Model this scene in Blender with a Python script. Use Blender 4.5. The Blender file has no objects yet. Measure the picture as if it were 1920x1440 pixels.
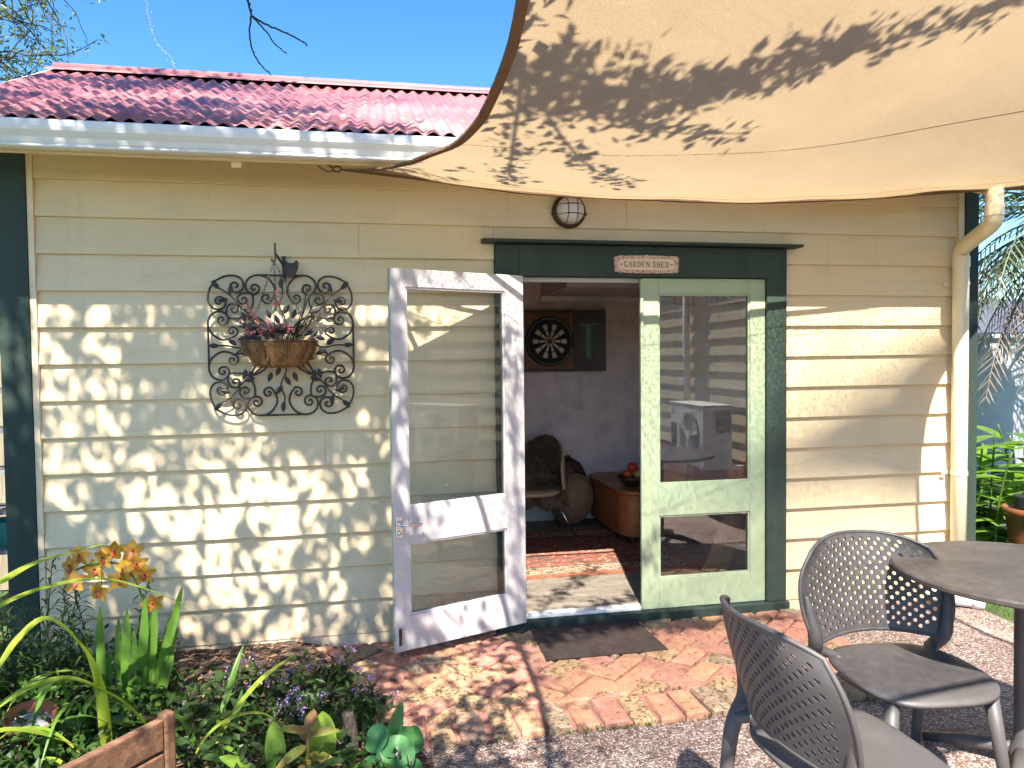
import bpy, bmesh, math, random
from mathutils import Vector, Matrix, noise as mnoise
R = math.radians
sc = bpy.context.scene
col = sc.collection

# ---------------------------------------------------------------- camera
cam_d = bpy.data.cameras.new('camera')
cam = bpy.data.objects.new('camera', cam_d)
col.objects.link(cam)
cr = Vector((0.98200238, -0.18855454, -0.01088637))
cu = Vector((0.01713904, 0.03156239, 0.99935483))
cf = Vector((0.18808929, 0.9815554, -0.03422599))
m = Matrix.Identity(4)
for i in range(3):
    m[i][0] = cr[i]; m[i][1] = cu[i]; m[i][2] = -cf[i]
m.translation = Vector((0, -4.182, 1.565))
cam.matrix_world = m
cam_d.sensor_width = 36
cam_d.lens = 36 * 1390 / 1920
cam_d.clip_end = 3000
cam_d.clip_start = 0.02
sc.camera = cam

# ---------------------------------------------------------------- light
SUN = Vector((-0.20, -1.0, 1.39))            # towards the sun
elev = math.asin(SUN.normalized().z)
w = bpy.data.worlds.new('World'); sc.world = w; w.use_nodes = True
nt = w.node_tree; nt.nodes.clear()
sky = nt.nodes.new('ShaderNodeTexSky'); sky.sky_type = 'NISHITA'; sky.sun_disc = False
sky.sun_elevation = elev; sky.sun_rotation = math.atan2(SUN.x, SUN.y)
sky.air_density = 0.85; sky.dust_density = 0.3; sky.ozone_density = 2.2
bg = nt.nodes.new('ShaderNodeBackground'); bg.inputs[1].default_value = 0.079
wo = nt.nodes.new('ShaderNodeOutputWorld')
hsv = nt.nodes.new('ShaderNodeHueSaturation'); hsv.inputs['Saturation'].default_value = 1.3
nt.links.new(sky.outputs[0], hsv.inputs['Color']); nt.links.new(hsv.outputs[0], bg.inputs[0]); nt.links.new(bg.outputs[0], wo.inputs[0])
sd = bpy.data.lights.new('sun', 'SUN'); sd.energy = 4.0; sd.angle = R(0.53); sd.color = (1, 0.93, 0.82)
so = bpy.data.objects.new('sun', sd); col.objects.link(so)
so.rotation_euler = SUN.to_track_quat('Z', 'Y').to_euler()
so.location = (-3, -12, 15)
vs = sc.view_settings
vs.view_transform = 'Standard'; vs.look = 'None'; vs.gamma = 1; vs.exposure = 2.12
vs.use_curve_mapping = False
sc.render.engine = 'CYCLES'
sc.cycles.max_bounces = 6; sc.cycles.transparent_max_bounces = 8
sc.cycles.diffuse_bounces = 4; sc.cycles.glossy_bounces = 2; sc.cycles.transmission_bounces = 3
sc.cycles.sample_clamp_indirect = 6
sc.cycles.caustics_reflective = False; sc.cycles.caustics_refractive = False
sc.cycles.use_adaptive_sampling = True; sc.cycles.adaptive_threshold = 0.03
try:
    sc.cycles.use_denoising = True
except Exception:
    pass

# ---------------------------------------------------------------- helpers
def lerp(a, b, t): return a + (b - a) * t
class MB:
    def __init__(s): s.v = []; s.f = []
    def add(s, vs_, fs):
        n = len(s.v); s.v += [tuple(v) for v in vs_]; s.f += [tuple(i + n for i in f) for f in fs]; return s
    def box(s, x0, x1, y0, y1, z0, z1, mat=None):
        vs_ = [(x0,y0,z0),(x1,y0,z0),(x1,y1,z0),(x0,y1,z0),(x0,y0,z1),(x1,y0,z1),(x1,y1,z1),(x0,y1,z1)]
        if mat is not None: vs_ = [mat @ Vector(v) for v in vs_]
        return s.add(vs_, [(3,2,1,0),(4,5,6,7),(0,1,5,4),(1,2,6,5),(2,3,7,6),(3,0,4,7)])
    def prism(s, poly, a, b, axis='x', cap=True):
        # polygon of pairs extruded along an axis
        n = len(poly)
        def pt(q, t):
            if axis == 'x': return (t, q[0], q[1])
            if axis == 'y': return (q[0], t, q[1])
            return (q[0], q[1], t)
        vs_ = [pt(q, a) for q in poly] + [pt(q, b) for q in poly]
        fs = [(i, (i+1) % n, n + (i+1) % n, n + i) for i in range(n)]
        if cap: fs += [tuple(range(n))[::-1], tuple(range(n, 2*n))]
        return s.add(vs_, fs)
    def tube(s, path, rad, n=8, cap=True, flat=None):
        P = [Vector(q) for q in path]; k = len(P)
        rs = rad if isinstance(rad, (list, tuple)) else [rad] * k
        vs_ = []; fs = []
        up = None
        for i in range(k):
            t = (P[min(i+1, k-1)] - P[max(i-1, 0)])
            if t.length < 1e-9: t = Vector((0, 0, 1))
            t.normalize()
            if up is None:
                up = t.orthogonal().normalized()
            else:
                up = (up - t * up.dot(t))
                if up.length < 1e-6: up = t.orthogonal()
                up.normalize()
            sd_ = t.cross(up)
            for j in range(n):
                a = 2 * math.pi * j / n
                vs_.append(P[i] + (up * math.cos(a) + sd_ * math.sin(a)) * rs[i])
        for i in range(k - 1):
            for j in range(n):
                fs.append((i*n + j, i*n + (j+1) % n, (i+1)*n + (j+1) % n, (i+1)*n + j))
        if cap: fs += [tuple(range(n))[::-1], tuple(range((k-1)*n, k*n))]
        return s.add(vs_, fs)
    def lathe(s, prof, c=(0,0,0), n=24, axis='z'):
        vs_ = []; fs = []; k = len(prof)
        for (r_, h) in prof:
            for j in range(n):
                a = 2 * math.pi * j / n
                x, y = r_ * math.cos(a), r_ * math.sin(a)
                q = (x, y, h) if axis == 'z' else ((x, h, y) if axis == 'y' else (h, x, y))
                vs_.append((c[0] + q[0], c[1] + q[1], c[2] + q[2]))
        for i in range(k - 1):
            for j in range(n):
                fs.append((i*n + j, i*n + (j+1) % n, (i+1)*n + (j+1) % n, (i+1)*n + j))
        return s.add(vs_, fs)
    def grid(s, fn, nu, nv):
        vs_ = [fn(i / nu, j / nv) for j in range(nv + 1) for i in range(nu + 1)]
        fs = [(j*(nu+1)+i, j*(nu+1)+i+1, (j+1)*(nu+1)+i+1, (j+1)*(nu+1)+i) for j in range(nv) for i in range(nu)]
        return s.add(vs_, fs)
    def ball(s, c, rx, ry=None, rz=None, nu=12, nv=8, jit=0, rnd=None):
        ry = ry or rx; rz = rz or rx
        prof = []
        vs_ = []; fs = []
        for i in range(nv + 1):
            t = math.pi * i / nv
            for j in range(nu):
                a = 2 * math.pi * j / nu
                k = 1 + (rnd.uniform(-jit, jit) if rnd else 0)
                vs_.append((c[0] + rx*k*math.sin(t)*math.cos(a), c[1] + ry*k*math.sin(t)*math.sin(a), c[2] + rz*k*math.cos(t)))
        for i in range(nv):
            for j in range(nu):
                fs.append((i*nu+j, (i+1)*nu+j, (i+1)*nu+(j+1) % nu, i*nu+(j+1) % nu))
        return s.add(vs_, fs)
    def build(s, name, mat, parent=None, smooth=False, bevel=0, solid=0, subd=0, fix=True, kind=None, label=None, thick=0, sharp=0, recalc=True):
        me = bpy.data.meshes.new(name)
        org = Vector((0, 0, 0))
        if parent is not None:
            q = parent
            while q.parent is not None: q = q.parent
            org = ORG.get(q.name, org)
        me.from_pydata([tuple(Vector(v) - org) for v in s.v], [], s.f)
        me.validate(clean_customdata=False)
        if fix:
            bm = bmesh.new(); bm.from_mesh(me)
            bmesh.ops.remove_doubles(bm, verts=bm.verts, dist=1e-6)
            if recalc: bmesh.ops.recalc_face_normals(bm, faces=bm.faces)
            bm.to_mesh(me); bm.free()
        if thick:
            bm = bmesh.new(); bm.from_mesh(me)
            bmesh.ops.solidify(bm, geom=bm.faces[:], thickness=thick); bm.to_mesh(me); bm.free()
        if smooth:
            me.polygons.foreach_set('use_smooth', [True] * len(me.polygons))
        if sharp: me.set_sharp_from_angle(angle=R(sharp))
        if mat is not None: me.materials.append(mat)
        o = bpy.data.objects.new(name, me); col.objects.link(o)
        if parent is not None: o.parent = parent
        if solid:
            md = o.modifiers.new('solid', 'SOLIDIFY'); md.thickness = solid; md.offset = 0
        if bevel:
            md = o.modifiers.new('bevel', 'BEVEL'); md.width = bevel; md.segments = 2; md.limit_method = 'ANGLE'
            md.angle_limit = R(40)
        if subd:
            md = o.modifiers.new('subd', 'SUBSURF'); md.levels = subd; md.render_levels = subd
        if kind: o['kind'] = kind
        if label: o['label'] = label
        return o
ORG = {}
def tag(o, label, cat, group=None):
    o['label'] = label; o['category'] = cat
    if group: o['group'] = group
    return o
def thing(name, label, cat, loc=(0, 0, 0), group=None):
    o = bpy.data.objects.new(name, None); col.objects.link(o); o.location = loc
    o.empty_display_size = 0.1
    ORG[o.name] = Vector(loc)
    return tag(o, label, cat, group)
def struct(o): o['kind'] = 'structure'; return o
def dup(o, parent=None, **kw):
    c = o.copy(); col.objects.link(c)
    if parent is not None: c.parent = parent
    return c
def copy_tree(root):
    r_ = dup(root)
    for ch in list(root.children):
        c = dup(ch, r_)
        for g in list(ch.children): dup(g, c)
    return r_
def catmull(pts, seg=8):
    P = [Vector(q) for q in pts]; out = []
    for i in range(len(P) - 1):
        p0 = P[max(i-1, 0)]; p1 = P[i]; p2 = P[i+1]; p3 = P[min(i+2, len(P)-1)]
        for j in range(seg):
            t = j / seg
            out.append(0.5 * ((2*p1) + (p2-p0)*t + (2*p0-5*p1+4*p2-p3)*t*t + (3*p1-p0-3*p2+p3)*t*t*t))
    out.append(P[-1]); return out
def strap(mb, path, width, fold=0.35, seg=6, taper=(0.55, 1.0, 0.0), side=None, pw=1.0):
    """a folded strap leaf along a path"""
    P = catmull(path, seg); k = len(P); vs_ = []; fs = []
    for i, q in enumerate(P):
        t = (P[min(i+1, k-1)] - P[max(i-1, 0)]).normalized()
        s_ = t.cross(Vector((0, 0, 1)))
        if side is not None: s_ = Vector(side) - t * Vector(side).dot(t)
        if s_.length < 1e-4: s_ = Vector((1, 0, 0))
        s_.normalize()
        n_ = s_.cross(t).normalized()
        u = i / (k - 1)
        w_ = width * (lerp(taper[0], taper[1], u / 0.45) if u < 0.45 else taper[1] * max(0.0, 1 - ((u - 0.45) / 0.55) ** 2.2) ** pw) * 0.5
        w_ = max(w_, 0.0006)
        vs_ += [q - s_ * w_ + n_ * w_ * fold, q, q + s_ * w_ + n_ * w_ * fold]
    for i in range(k - 1):
        a = i * 3
        fs += [(a, a+1, a+4, a+3), (a+1, a+2, a+5, a+4)]
    mb.add(vs_, fs)
def oval_leaf(mb, base, direction, normal, L, W, curl=0.15, nseg=6, tip=1.6, fold=0.15):
    d = Vector(direction).normalized(); n_ = Vector(normal); n_ = (n_ - d * n_.dot(d))
    if n_.length < 1e-4: n_ = d.orthogonal()
    n_.normalize(); s_ = d.cross(n_); b = Vector(base); vs_ = []; fs = []
    for i in range(nseg + 1):
        u = i / nseg
        w_ = W * 0.5 * (math.sin(math.pi * min(1, u ** 0.8)) ** 0.75 if 0 < u < 1 else 0.02)
        q = b + d * L * u - n_ * L * curl * u * u
        vs_ += [q - s_ * w_ + n_ * w_ * fold, q, q + s_ * w_ + n_ * w_ * fold]
    for i in range(nseg):
        a = i * 3
        fs += [(a, a+1, a+4, a+3), (a+1, a+2, a+5, a+4)]
    mb.add(vs_, fs)
def speck_leaf(mb, p, d, n_, L, W):
    d = Vector(d).normalized(); n_ = Vector(n_); s_ = d.cross(n_)
    if s_.length < 1e-5: s_ = d.orthogonal()
    s_.normalize(); p = Vector(p); up = s_.cross(d).normalized()
    mb.add([p, p + d*L*0.45 - s_*W*0.5 + up*W*0.12, p + d*L, p + d*L*0.45 + s_*W*0.5 + up*W*0.12], [(0, 1, 2), (0, 2, 3)])
def rvec(rnd):
    while True:
        v = Vector((rnd.uniform(-1,1), rnd.uniform(-1,1), rnd.uniform(-1,1)))
        if 0.01 < v.length < 1: return v.normalized()

# ---------------------------------------------------------------- materials
def nodes(name):
    mt = bpy.data.materials.new(name); mt.use_nodes = True
    t = mt.node_tree; t.nodes.clear()
    out = t.nodes.new('ShaderNodeOutputMaterial')
    return mt, t, out
def ramp(t, fac, cols):
    r_ = t.nodes.new('ShaderNodeValToRGB'); e = r_.color_ramp.elements
    while len(e) < len(cols): e.new(0.5)
    for i, (p_, c) in enumerate(cols):
        e[i].position = p_; e[i].color = (*c, 1)
    t.links.new(fac, r_.inputs[0]); return r_.outputs[0]
def noise(t, co, scale, detail=4, rough=0.55, dist=0.0, vec=None):
    n_ = t.nodes.new('ShaderNodeTexNoise'); n_.inputs['Scale'].default_value = scale
    n_.inputs['Detail'].default_value = detail; n_.inputs['Roughness'].default_value = rough
    n_.inputs['Distortion'].default_value = dist
    if vec is not None:
        mp = t.nodes.new('ShaderNodeMapping'); mp.inputs['Scale'].default_value = vec
        t.links.new(co, mp.inputs[0]); co = mp.outputs[0]
    t.links.new(co, n_.inputs['Vector']); return n_.outputs[0]
def coord(t, which='Object'):
    c = t.nodes.new('ShaderNodeTexCoord'); return c.outputs[which]
def mixc(t, fac, a, b, mode='MIX'):
    x = t.nodes.new('ShaderNodeMix'); x.data_type = 'RGBA'; x.blend_type = mode
    if isinstance(fac, (int, float)): x.inputs[0].default_value = fac
    else: t.links.new(fac, x.inputs[0])
    for s_, v in ((6, a), (7, b)):
        if isinstance(v, tuple): x.inputs[s_].default_value = (*v, 1)
        else: t.links.new(v, x.inputs[s_])
    return x.outputs[2]
def math_(t, op, a, b=None):
    x = t.nodes.new('ShaderNodeMath'); x.operation = op
    for i, v in enumerate((a, b)):
        if v is None: continue
        if isinstance(v, (int, float)): x.inputs[i].default_value = v
        else: t.links.new(v, x.inputs[i])
    return x.outputs[0]
def bump(t, h, strength=0.3, dist=0.01):
    b = t.nodes.new('ShaderNodeBump'); b.inputs['Strength'].default_value = strength
    b.inputs['Distance'].default_value = dist; t.links.new(h, b.inputs['Height']); return b.outputs[0]
def prin(t, out, color, rough=0.5, metal=0.0, spec=0.5, normal=None, **kw):
    b = t.nodes.new('ShaderNodeBsdfPrincipled')
    if isinstance(color, tuple): b.inputs['Base Color'].default_value = (*color, 1)
    else: t.links.new(color, b.inputs['Base Color'])
    if isinstance(rough, (int, float)): b.inputs['Roughness'].default_value = rough
    else: t.links.new(rough, b.inputs['Roughness'])
    b.inputs['Metallic'].default_value = metal
    b.inputs['Specular IOR Level'].default_value = spec
    if normal is not None: t.links.new(normal, b.inputs['Normal'])
    t.links.new(b.outputs[0], out.inputs[0]); return b
def M(name, c, c2=None, c3=None, scale=6, rough=0.5, metal=0, spec=0.5, bs=60, bstr=0.12, bd=0.004, vec=None, detail=5, lo=0.35, hi=0.65):
    mt, t, out = nodes(name); co = coord(t)
    if c2 is None: c2 = tuple(x * 0.86 for x in c)
    f = noise(t, co, scale, detail, 0.6, 0.2, vec)
    cols = [(lo, c2), (hi, c)] if c3 is None else [(lo, c2), ((lo+hi)/2, c), (hi, c3)]
    colr = ramp(t, f, cols)
    nb = bump(t, noise(t, co, bs, 3, 0.6, 0, vec), bstr, bd)
    prin(t, out, colr, rough, metal, spec, nb)
    return mt
def leafM(name, c, c2, c3=None, scale=5, trans=0.42, rough=0.42):
    mt, t, out = nodes(name); co = coord(t)
    f = noise(t, co, scale, 4, 0.6)
    cols = [(0.32, c2), (0.62, c)] + ([(0.78, c3)] if c3 else [])
    cr_ = ramp(t, f, cols)
    b = prin(t, out, cr_, rough, 0, 0.4)
    tr = t.nodes.new('ShaderNodeBsdfTranslucent')
    br = mixc(t, 1.0, cr_, (1.5, 1.6, 0.7), 'MULTIPLY'); t.links.new(br, tr.inputs[0])
    ms = t.nodes.new('ShaderNodeMixShader'); ms.inputs[0].default_value = trans
    t.links.new(b.outputs[0], ms.inputs[1]); t.links.new(tr.outputs[0], ms.inputs[2]); t.links.new(ms.outputs[0], out.inputs[0])
    return mt

def paint_boards(name, c, dirt):
    mt, t, out = nodes(name); co = coord(t)
    big = noise(t, co, 0.9, 4, 0.6); fine = noise(t, co, 14, 5, 0.65, 0, (0.25, 1, 1.6))
    grain = noise(t, co, 120, 3, 0.6, 0, (0.05, 1, 1))
    dark = tuple(x * 0.88 for x in c)
    c1 = ramp(t, big, [(0.36, dark), (0.62, c)])
    oi = t.nodes.new('ShaderNodeObjectInfo')
    c1 = mixc(t, 1.0, c1, ramp(t, oi.outputs['Random'], [(0.0, (0.93, 0.93, 0.91)), (1.0, (1, 1, 1))]), 'MULTIPLY')
    st = noise(t, co, 5, 5, 0.7, 0, (3.0, 1, 0.22))
    c1 = mixc(t, math_(t, 'MULTIPLY', ramp(t, st, [(0.55, (0, 0, 0)), (0.8, (1, 1, 1))]), 0.35), c1, dirt)
    c2 = mixc(t, math_(t, 'MULTIPLY', ramp(t, fine, [(0.52, (0, 0, 0)), (0.75, (1, 1, 1))]), 0.28), c1, dirt)
    sp = noise(t, co, 55, 2, 0.5)
    c3 = mixc(t, ramp(t, sp, [(0.76, (0, 0, 0)), (0.80, (1, 1, 1))]), c2, tuple(x * 0.35 for x in dirt))
    sz = t.nodes.new('ShaderNodeSeparateXYZ'); t.links.new(co, sz.inputs[0])
    mud = math_(t, 'MULTIPLY', ramp(t, sz.outputs[2], [(0.03, (1, 1, 1)), (0.34, (0, 0, 0))]), ramp(t, noise(t, co, 16, 6, 0.75), [(0.40, (0, 0, 0)), (0.66, (1, 1, 1))]))
    c3 = mixc(t, math_(t, 'MULTIPLY', mud, 0.55), c3, tuple(x * 0.6 for x in dirt))
    h = math_(t, 'ADD', math_(t, 'MULTIPLY', grain, 0.6), fine)
    prin(t, out, c3, 0.5, 0, 0.35, bump(t, h, 0.16, 0.004))
    return mt
CREAM = paint_boards('cream weatherboard paint', (0.83, 0.665, 0.43), (0.54, 0.41, 0.23))
CREAM2 = M('cream trim paint', (0.83, 0.67, 0.45), rough=0.45, bs=30)
HOUSEC = paint_boards('house weatherboard paint', (0.66, 0.58, 0.44), (0.5, 0.42, 0.3))
GREEN = M('dark green paint', (0.042, 0.062, 0.051), (0.031, 0.048, 0.040), rough=0.55, spec=0.18, bs=45, vec=(1, 1, 0.12))
MINT = M('mint green paint', (0.35, 0.42, 0.275), (0.32, 0.39, 0.26), rough=0.42, bs=40, bstr=0.08)
LILAC = M('pale lilac white paint', (0.57, 0.53, 0.535), (0.51, 0.475, 0.48), rough=0.45, bs=40, bstr=0.1)
WHITE = M('white enamel', (0.82, 0.82, 0.82), (0.76, 0.77, 0.78), rough=0.3, bs=20, bstr=0.05)
PVC = M('cream plastic pipe', (0.80, 0.70, 0.50), (0.76, 0.66, 0.46), rough=0.35, bs=20, bstr=0.04)
ROOFM = M('red roof paint', (0.37, 0.135, 0.14), (0.27, 0.10, 0.12), (0.43, 0.19, 0.18), scale=2.2, rough=0.5, bs=80, bstr=0.1)
IRON = M('black wrought iron', (0.028, 0.024, 0.022), (0.05, 0.036, 0.028), rough=0.55, bs=120)
BRONZE = M('dark bronze', (0.10, 0.055, 0.035), (0.05, 0.032, 0.025), rough=0.45, metal=0.6, bs=90)
CHROME = M('chrome', (0.8, 0.8, 0.82), (0.7, 0.7, 0.72), rough=0.12, metal=1.0, bs=20, bstr=0.02)
STEEL = M('grey steel', (0.35, 0.35, 0.37), rough=0.4, metal=0.7)
def wornM(name, a, b, scuff, rough):
    mt, t, out = nodes(name); co = coord(t)
    c_ = ramp(t, noise(t, co, 5, 5, 0.6, 0.2), [(0.35, b), (0.65, a)])
    s1 = ramp(t, noise(t, co, 22, 5, 0.7, 0.5, (1, 0.35, 1)), [(0.62, (0, 0, 0)), (0.74, (1, 1, 1))])
    s2 = ramp(t, noise(t, co, 85, 2, 0.5), [(0.73, (0, 0, 0)), (0.76, (1, 1, 1))])
    c_ = mixc(t, math_(t, 'MULTIPLY', s1, 0.35), c_, scuff); c_ = mixc(t, math_(t, 'MULTIPLY', s2, 0.6), c_, scuff)
    rg_v = math_(t, 'ADD', rough - 0.08, math_(t, 'MULTIPLY', noise(t, co, 9, 4, 0.6), 0.22))
    prin(t, out, c_, rg_v, 0, 0.5, bump(t, noise(t, co, 420, 3, 0.6), 0.12, 0.002)); return mt
PLASTIC = wornM('charcoal moulded plastic', (0.088, 0.080, 0.080), (0.066, 0.060, 0.060), (0.17, 0.155, 0.145), 0.48)
TABLEM = wornM('charcoal table top', (0.105, 0.088, 0.073), (0.075, 0.062, 0.052), (0.20, 0.175, 0.155), 0.46)
RUST = M('rusty steel', (0.16, 0.06, 0.03), (0.07, 0.035, 0.025), rough=0.8, bs=90, bstr=0.4)

def glassM(name, ior):
    mt, t, out = nodes(name); co = coord(t)
    tr = t.nodes.new('ShaderNodeBsdfTransparent'); tr.inputs[0].default_value = (0.985, 0.99, 0.985, 1)
    gl = t.nodes.new('ShaderNodeBsdfGlossy'); gl.inputs['Roughness'].default_value = 0.0
    gl.inputs[0].default_value = (1, 1, 1, 1)
    fr = t.nodes.new('ShaderNodeFresnel'); fr.inputs[0].default_value = ior
    nz = bump(t, noise(t, co, 1.6, 1, 0.3), 0.012, 0.05)
    t.links.new(nz, gl.inputs['Normal'])
    ms = t.nodes.new('ShaderNodeMixShader')
    t.links.new(fr.outputs[0], ms.inputs[0]); t.links.new(tr.outputs[0], ms.inputs[1]); t.links.new(gl.outputs[0], ms.inputs[2])
    # faint film of dust and spots
    df = t.nodes.new('ShaderNodeBsdfDiffuse'); df.inputs[0].default_value = (0.7, 0.7, 0.66, 1)
    sp = ramp(t, noise(t, co, 70, 2, 0.5), [(0.70, (0.004, 0.004, 0.004)), (0.76, (0.30, 0.30, 0.30))])
    m2 = t.nodes.new('ShaderNodeMixShader'); t.links.new(sp, m2.inputs[0])
    t.links.new(ms.outputs[0], m2.inputs[1]); t.links.new(df.outputs[0], m2.inputs[2])
    t.links.new(m2.outputs[0], out.inputs[0])
    return mt
GLASS = glassM('window glass', 1.80); GLASS2 = glassM('thin old window glass', 1.45)

def woodM(name, a, b, scale=3, vec=(1, 12, 12), rough=0.55, dark=None):
    mt, t, out = nodes(name); co = coord(t)
    f = noise(t, co, scale, 6, 0.65, 0.6, vec)
    cols = [(0.3, a), (0.7, b)] if not dark else [(0.25, dark), (0.42, a), (0.7, b)]
    c_ = ramp(t, f, cols)
    prin(t, out, c_, rough, 0, 0.4, bump(t, noise(t, co, scale * 5, 5, 0.7, 0.2, vec), 0.35, 0.004))
    return mt
FLOORW = woodM('grey weathered floorboards', (0.20, 0.165, 0.13), (0.38, 0.33, 0.27), 2.2, (1, 14, 14), 0.6)
TABLEW = woodM('orange brown timber', (0.25, 0.085, 0.028), (0.42, 0.17, 0.06), 2.0, (1, 8, 8), 0.35)
PLANKW = woodM('honey timber plank', (0.42, 0.23, 0.10), (0.58, 0.35, 0.17), 2.0, (9, 9, 1), 0.5)
OLDW = woodM('weathered garden timber', (0.12, 0.058, 0.032), (0.25, 0.13, 0.075), 2.2, (1.2, 14, 14), 0.75, (0.05, 0.028, 0.02))
CABW = woodM('stained cabinet timber', (0.14, 0.05, 0.022), (0.24, 0.095, 0.042), 3, (1, 8, 1), 0.45)
DARKW = M('dark stained timber', (0.055, 0.028, 0.02), (0.035, 0.02, 0.015), rough=0.45)
# ================================================================ SETTING
def aggregateM():
    mt, t, out = nodes('exposed aggregate concrete'); co = coord(t)
    v = t.nodes.new('ShaderNodeTexVoronoi'); v.inputs['Scale'].default_value = 105; t.links.new(co, v.inputs[0])
    v2 = t.nodes.new('ShaderNodeTexVoronoi'); v2.feature = 'DISTANCE_TO_EDGE'; v2.inputs['Scale'].default_value = 105; t.links.new(co, v2.inputs[0])
    sep = t.nodes.new('ShaderNodeSeparateColor'); t.links.new(v.outputs['Color'], sep.inputs[0])
    stone = ramp(t, sep.outputs[0], [(0.0, (0.14, 0.08, 0.07)), (0.3, (0.30, 0.195, 0.165)), (0.55, (0.46, 0.34, 0.29)), (0.8, (0.66, 0.56, 0.49)), (1.0, (0.80, 0.74, 0.68))])
    edge = ramp(t, v2.outputs['Distance'], [(0.02, (0, 0, 0)), (0.10, (1, 1, 1))])
    c_ = mixc(t, edge, (0.13, 0.08, 0.07), stone)
    stain = ramp(t, noise(t, co, 1.3, 5, 0.65), [(0.38, (0.62, 0.58, 0.56)), (0.62, (1, 1, 1))])
    c_ = mixc(t, 1.0, c_, stain, 'MULTIPLY')
    prin(t, out, c_, 0.62, 0, 0.4, bump(t, v2.outputs['Distance'], 0.7, 0.02))
    return mt
AGG = aggregateM()
SOIL = M('dark garden soil', (0.060, 0.040, 0.030), (0.030, 0.020, 0.015), (0.12, 0.085, 0.06), scale=14, rough=0.95, bs=60, bstr=0.9, bd=0.02)
LAWN = M('lawn ground', (0.07, 0.11, 0.03), (0.04, 0.06, 0.02), scale=9, rough=0.95, bs=50, bstr=0.7, bd=0.02)
MORTAR = M('pink mortar', (0.44, 0.205, 0.165), (0.30, 0.135, 0.11), scale=12, rough=0.9, bs=90, bstr=0.5, bd=0.01)

ground = struct(MB().add([(-400,-400,-.07),(400,-400,-.07),(400,400,-.07),(-400,400,-.07)], [(0,1,2,3)]).build('ground', LAWN))
patio = struct(MB().add([(-1.4,-9,-.03),(3.72,-9,-.03),(3.72,0.02,-.03),(-1.4,0.02,-.03),(-1.4,-9,-.09),(3.72,-9,-.09),(3.72,0.02,-.09),(-1.4,0.02,-.09)],
    [(0,1,2,3),(4,5,1,0),(5,6,2,1),(6,7,3,2),(7,4,0,3)]).build('patio', AGG))

def bed_h(x, y):
    n1 = mnoise.noise(Vector((x*2.1, y*2.1, 3.3))) * 0.022 + mnoise.noise(Vector((x*9, y*9, 1.1))) * 0.010
    edge = -0.23 + (-y) * 0.36
    e = min(1.0, max(0.0, (edge - x) / 0.22))
    return lerp(-0.045, 0.030 + n1, e ** 0.6)
bed = struct(MB().grid(lambda u, v: (lerp(-3.4, 0.34, u), lerp(-1.9, -0.002, v), bed_h(lerp(-3.4, 0.34, u), lerp(-1.9, -0.002, v))), 150, 80).build('garden_bed', SOIL, smooth=True))

# brick path: a bed of mortar with a herringbone field and a header course along its front
PX0, PX1, PYF, PYB = -0.42, 2.56, -1.18, -0.036
path = struct(MB().box(PX0, PX1, PYF + 0.012, PYB, -0.06, -0.017).build('brick_path', MORTAR, bevel=0.004))
def brickM(name, a, b, pit, pitlo=0.60):
    mt, t, out = nodes(name); co = coord(t)
    oi = t.nodes.new('ShaderNodeObjectInfo')
    mp = t.nodes.new('ShaderNodeVectorMath'); mp.operation = 'ADD'
    cmb = t.nodes.new('ShaderNodeCombineXYZ')
    for i in range(3): t.links.new(math_(t, 'MULTIPLY', oi.outputs['Random'], 17.0 + 9*i), cmb.inputs[i])
    t.links.new(co, mp.inputs[0]); t.links.new(cmb.outputs[0], mp.inputs[1]); co = mp.outputs[0]
    f = noise(t, co, 11, 6, 0.7, 0.4)
    c_ = ramp(t, f, [(0.32, a), (0.66, b)])
    p_ = ramp(t, noise(t, co, 46, 4, 0.75), [(pitlo, (0, 0, 0)), (pitlo + 0.06, (1, 1, 1))])
    c_ = mixc(t, math_(t, 'MULTIPLY', p_, 0.8), c_, pit)
    dust = ramp(t, noise(t, co, 5, 5, 0.65), [(0.48, (0, 0, 0)), (0.72, (1, 1, 1))])
    c_ = mixc(t, math_(t, 'MULTIPLY', dust, 0.62), c_, (0.46, 0.245, 0.19))
    hh = math_(t, 'SUBTRACT', noise(t, co, 28, 5, 0.7), math_(t, 'MULTIPLY', p_, 0.5))
    prin(t, out, c_, 0.85, 0, 0.25, bump(t, hh, 0.8, 0.012))
    return mt
BR = [brickM('red brick', (0.345, 0.15, 0.11), (0.475, 0.24, 0.17), (0.12, 0.055, 0.04)),
      brickM('orange brick', (0.385, 0.195, 0.115), (0.52, 0.295, 0.175), (0.17, 0.085, 0.045)),
      brickM('worn buff brick', (0.34, 0.20, 0.105), (0.50, 0.36, 0.20), (0.09, 0.06, 0.035), 0.54),
      brickM('lichened brick', (0.25, 0.17, 0.105), (0.42, 0.32, 0.21), (0.09, 0.065, 0.045), 0.55)]
def clip(poly, x0, x1, y0, y1):
    def cut(P, inside, inter):
        out = []
        for i in range(len(P)):
            a, b = P[i-1], P[i]
            if inside(b):
                if not inside(a): out.append(inter(a, b))
                out.append(b)
            elif inside(a): out.append(inter(a, b))
        return out
    def ix(c): return lambda a, b: (c, a[1] + (b[1]-a[1])*(c-a[0])/(b[0]-a[0]))
    def iy(c): return lambda a, b: (a[0] + (b[0]-a[0])*(c-a[1])/(b[1]-a[1]), c)
    for ins, it in ((lambda q: q[0] >= x0, ix(x0)), (lambda q: q[0] <= x1, ix(x1)), (lambda q: q[1] >= y0, iy(y0)), (lambda q: q[1] <= y1, iy(y1))):
        poly = cut(poly, ins, it)
        if len(poly) < 3: return []
    return poly
def area(P): return 0.5 * sum(P[i-1][0]*P[i][1] - P[i][0]*P[i-1][1] for i in range(len(P)))
rb = random.Random(5)
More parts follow.
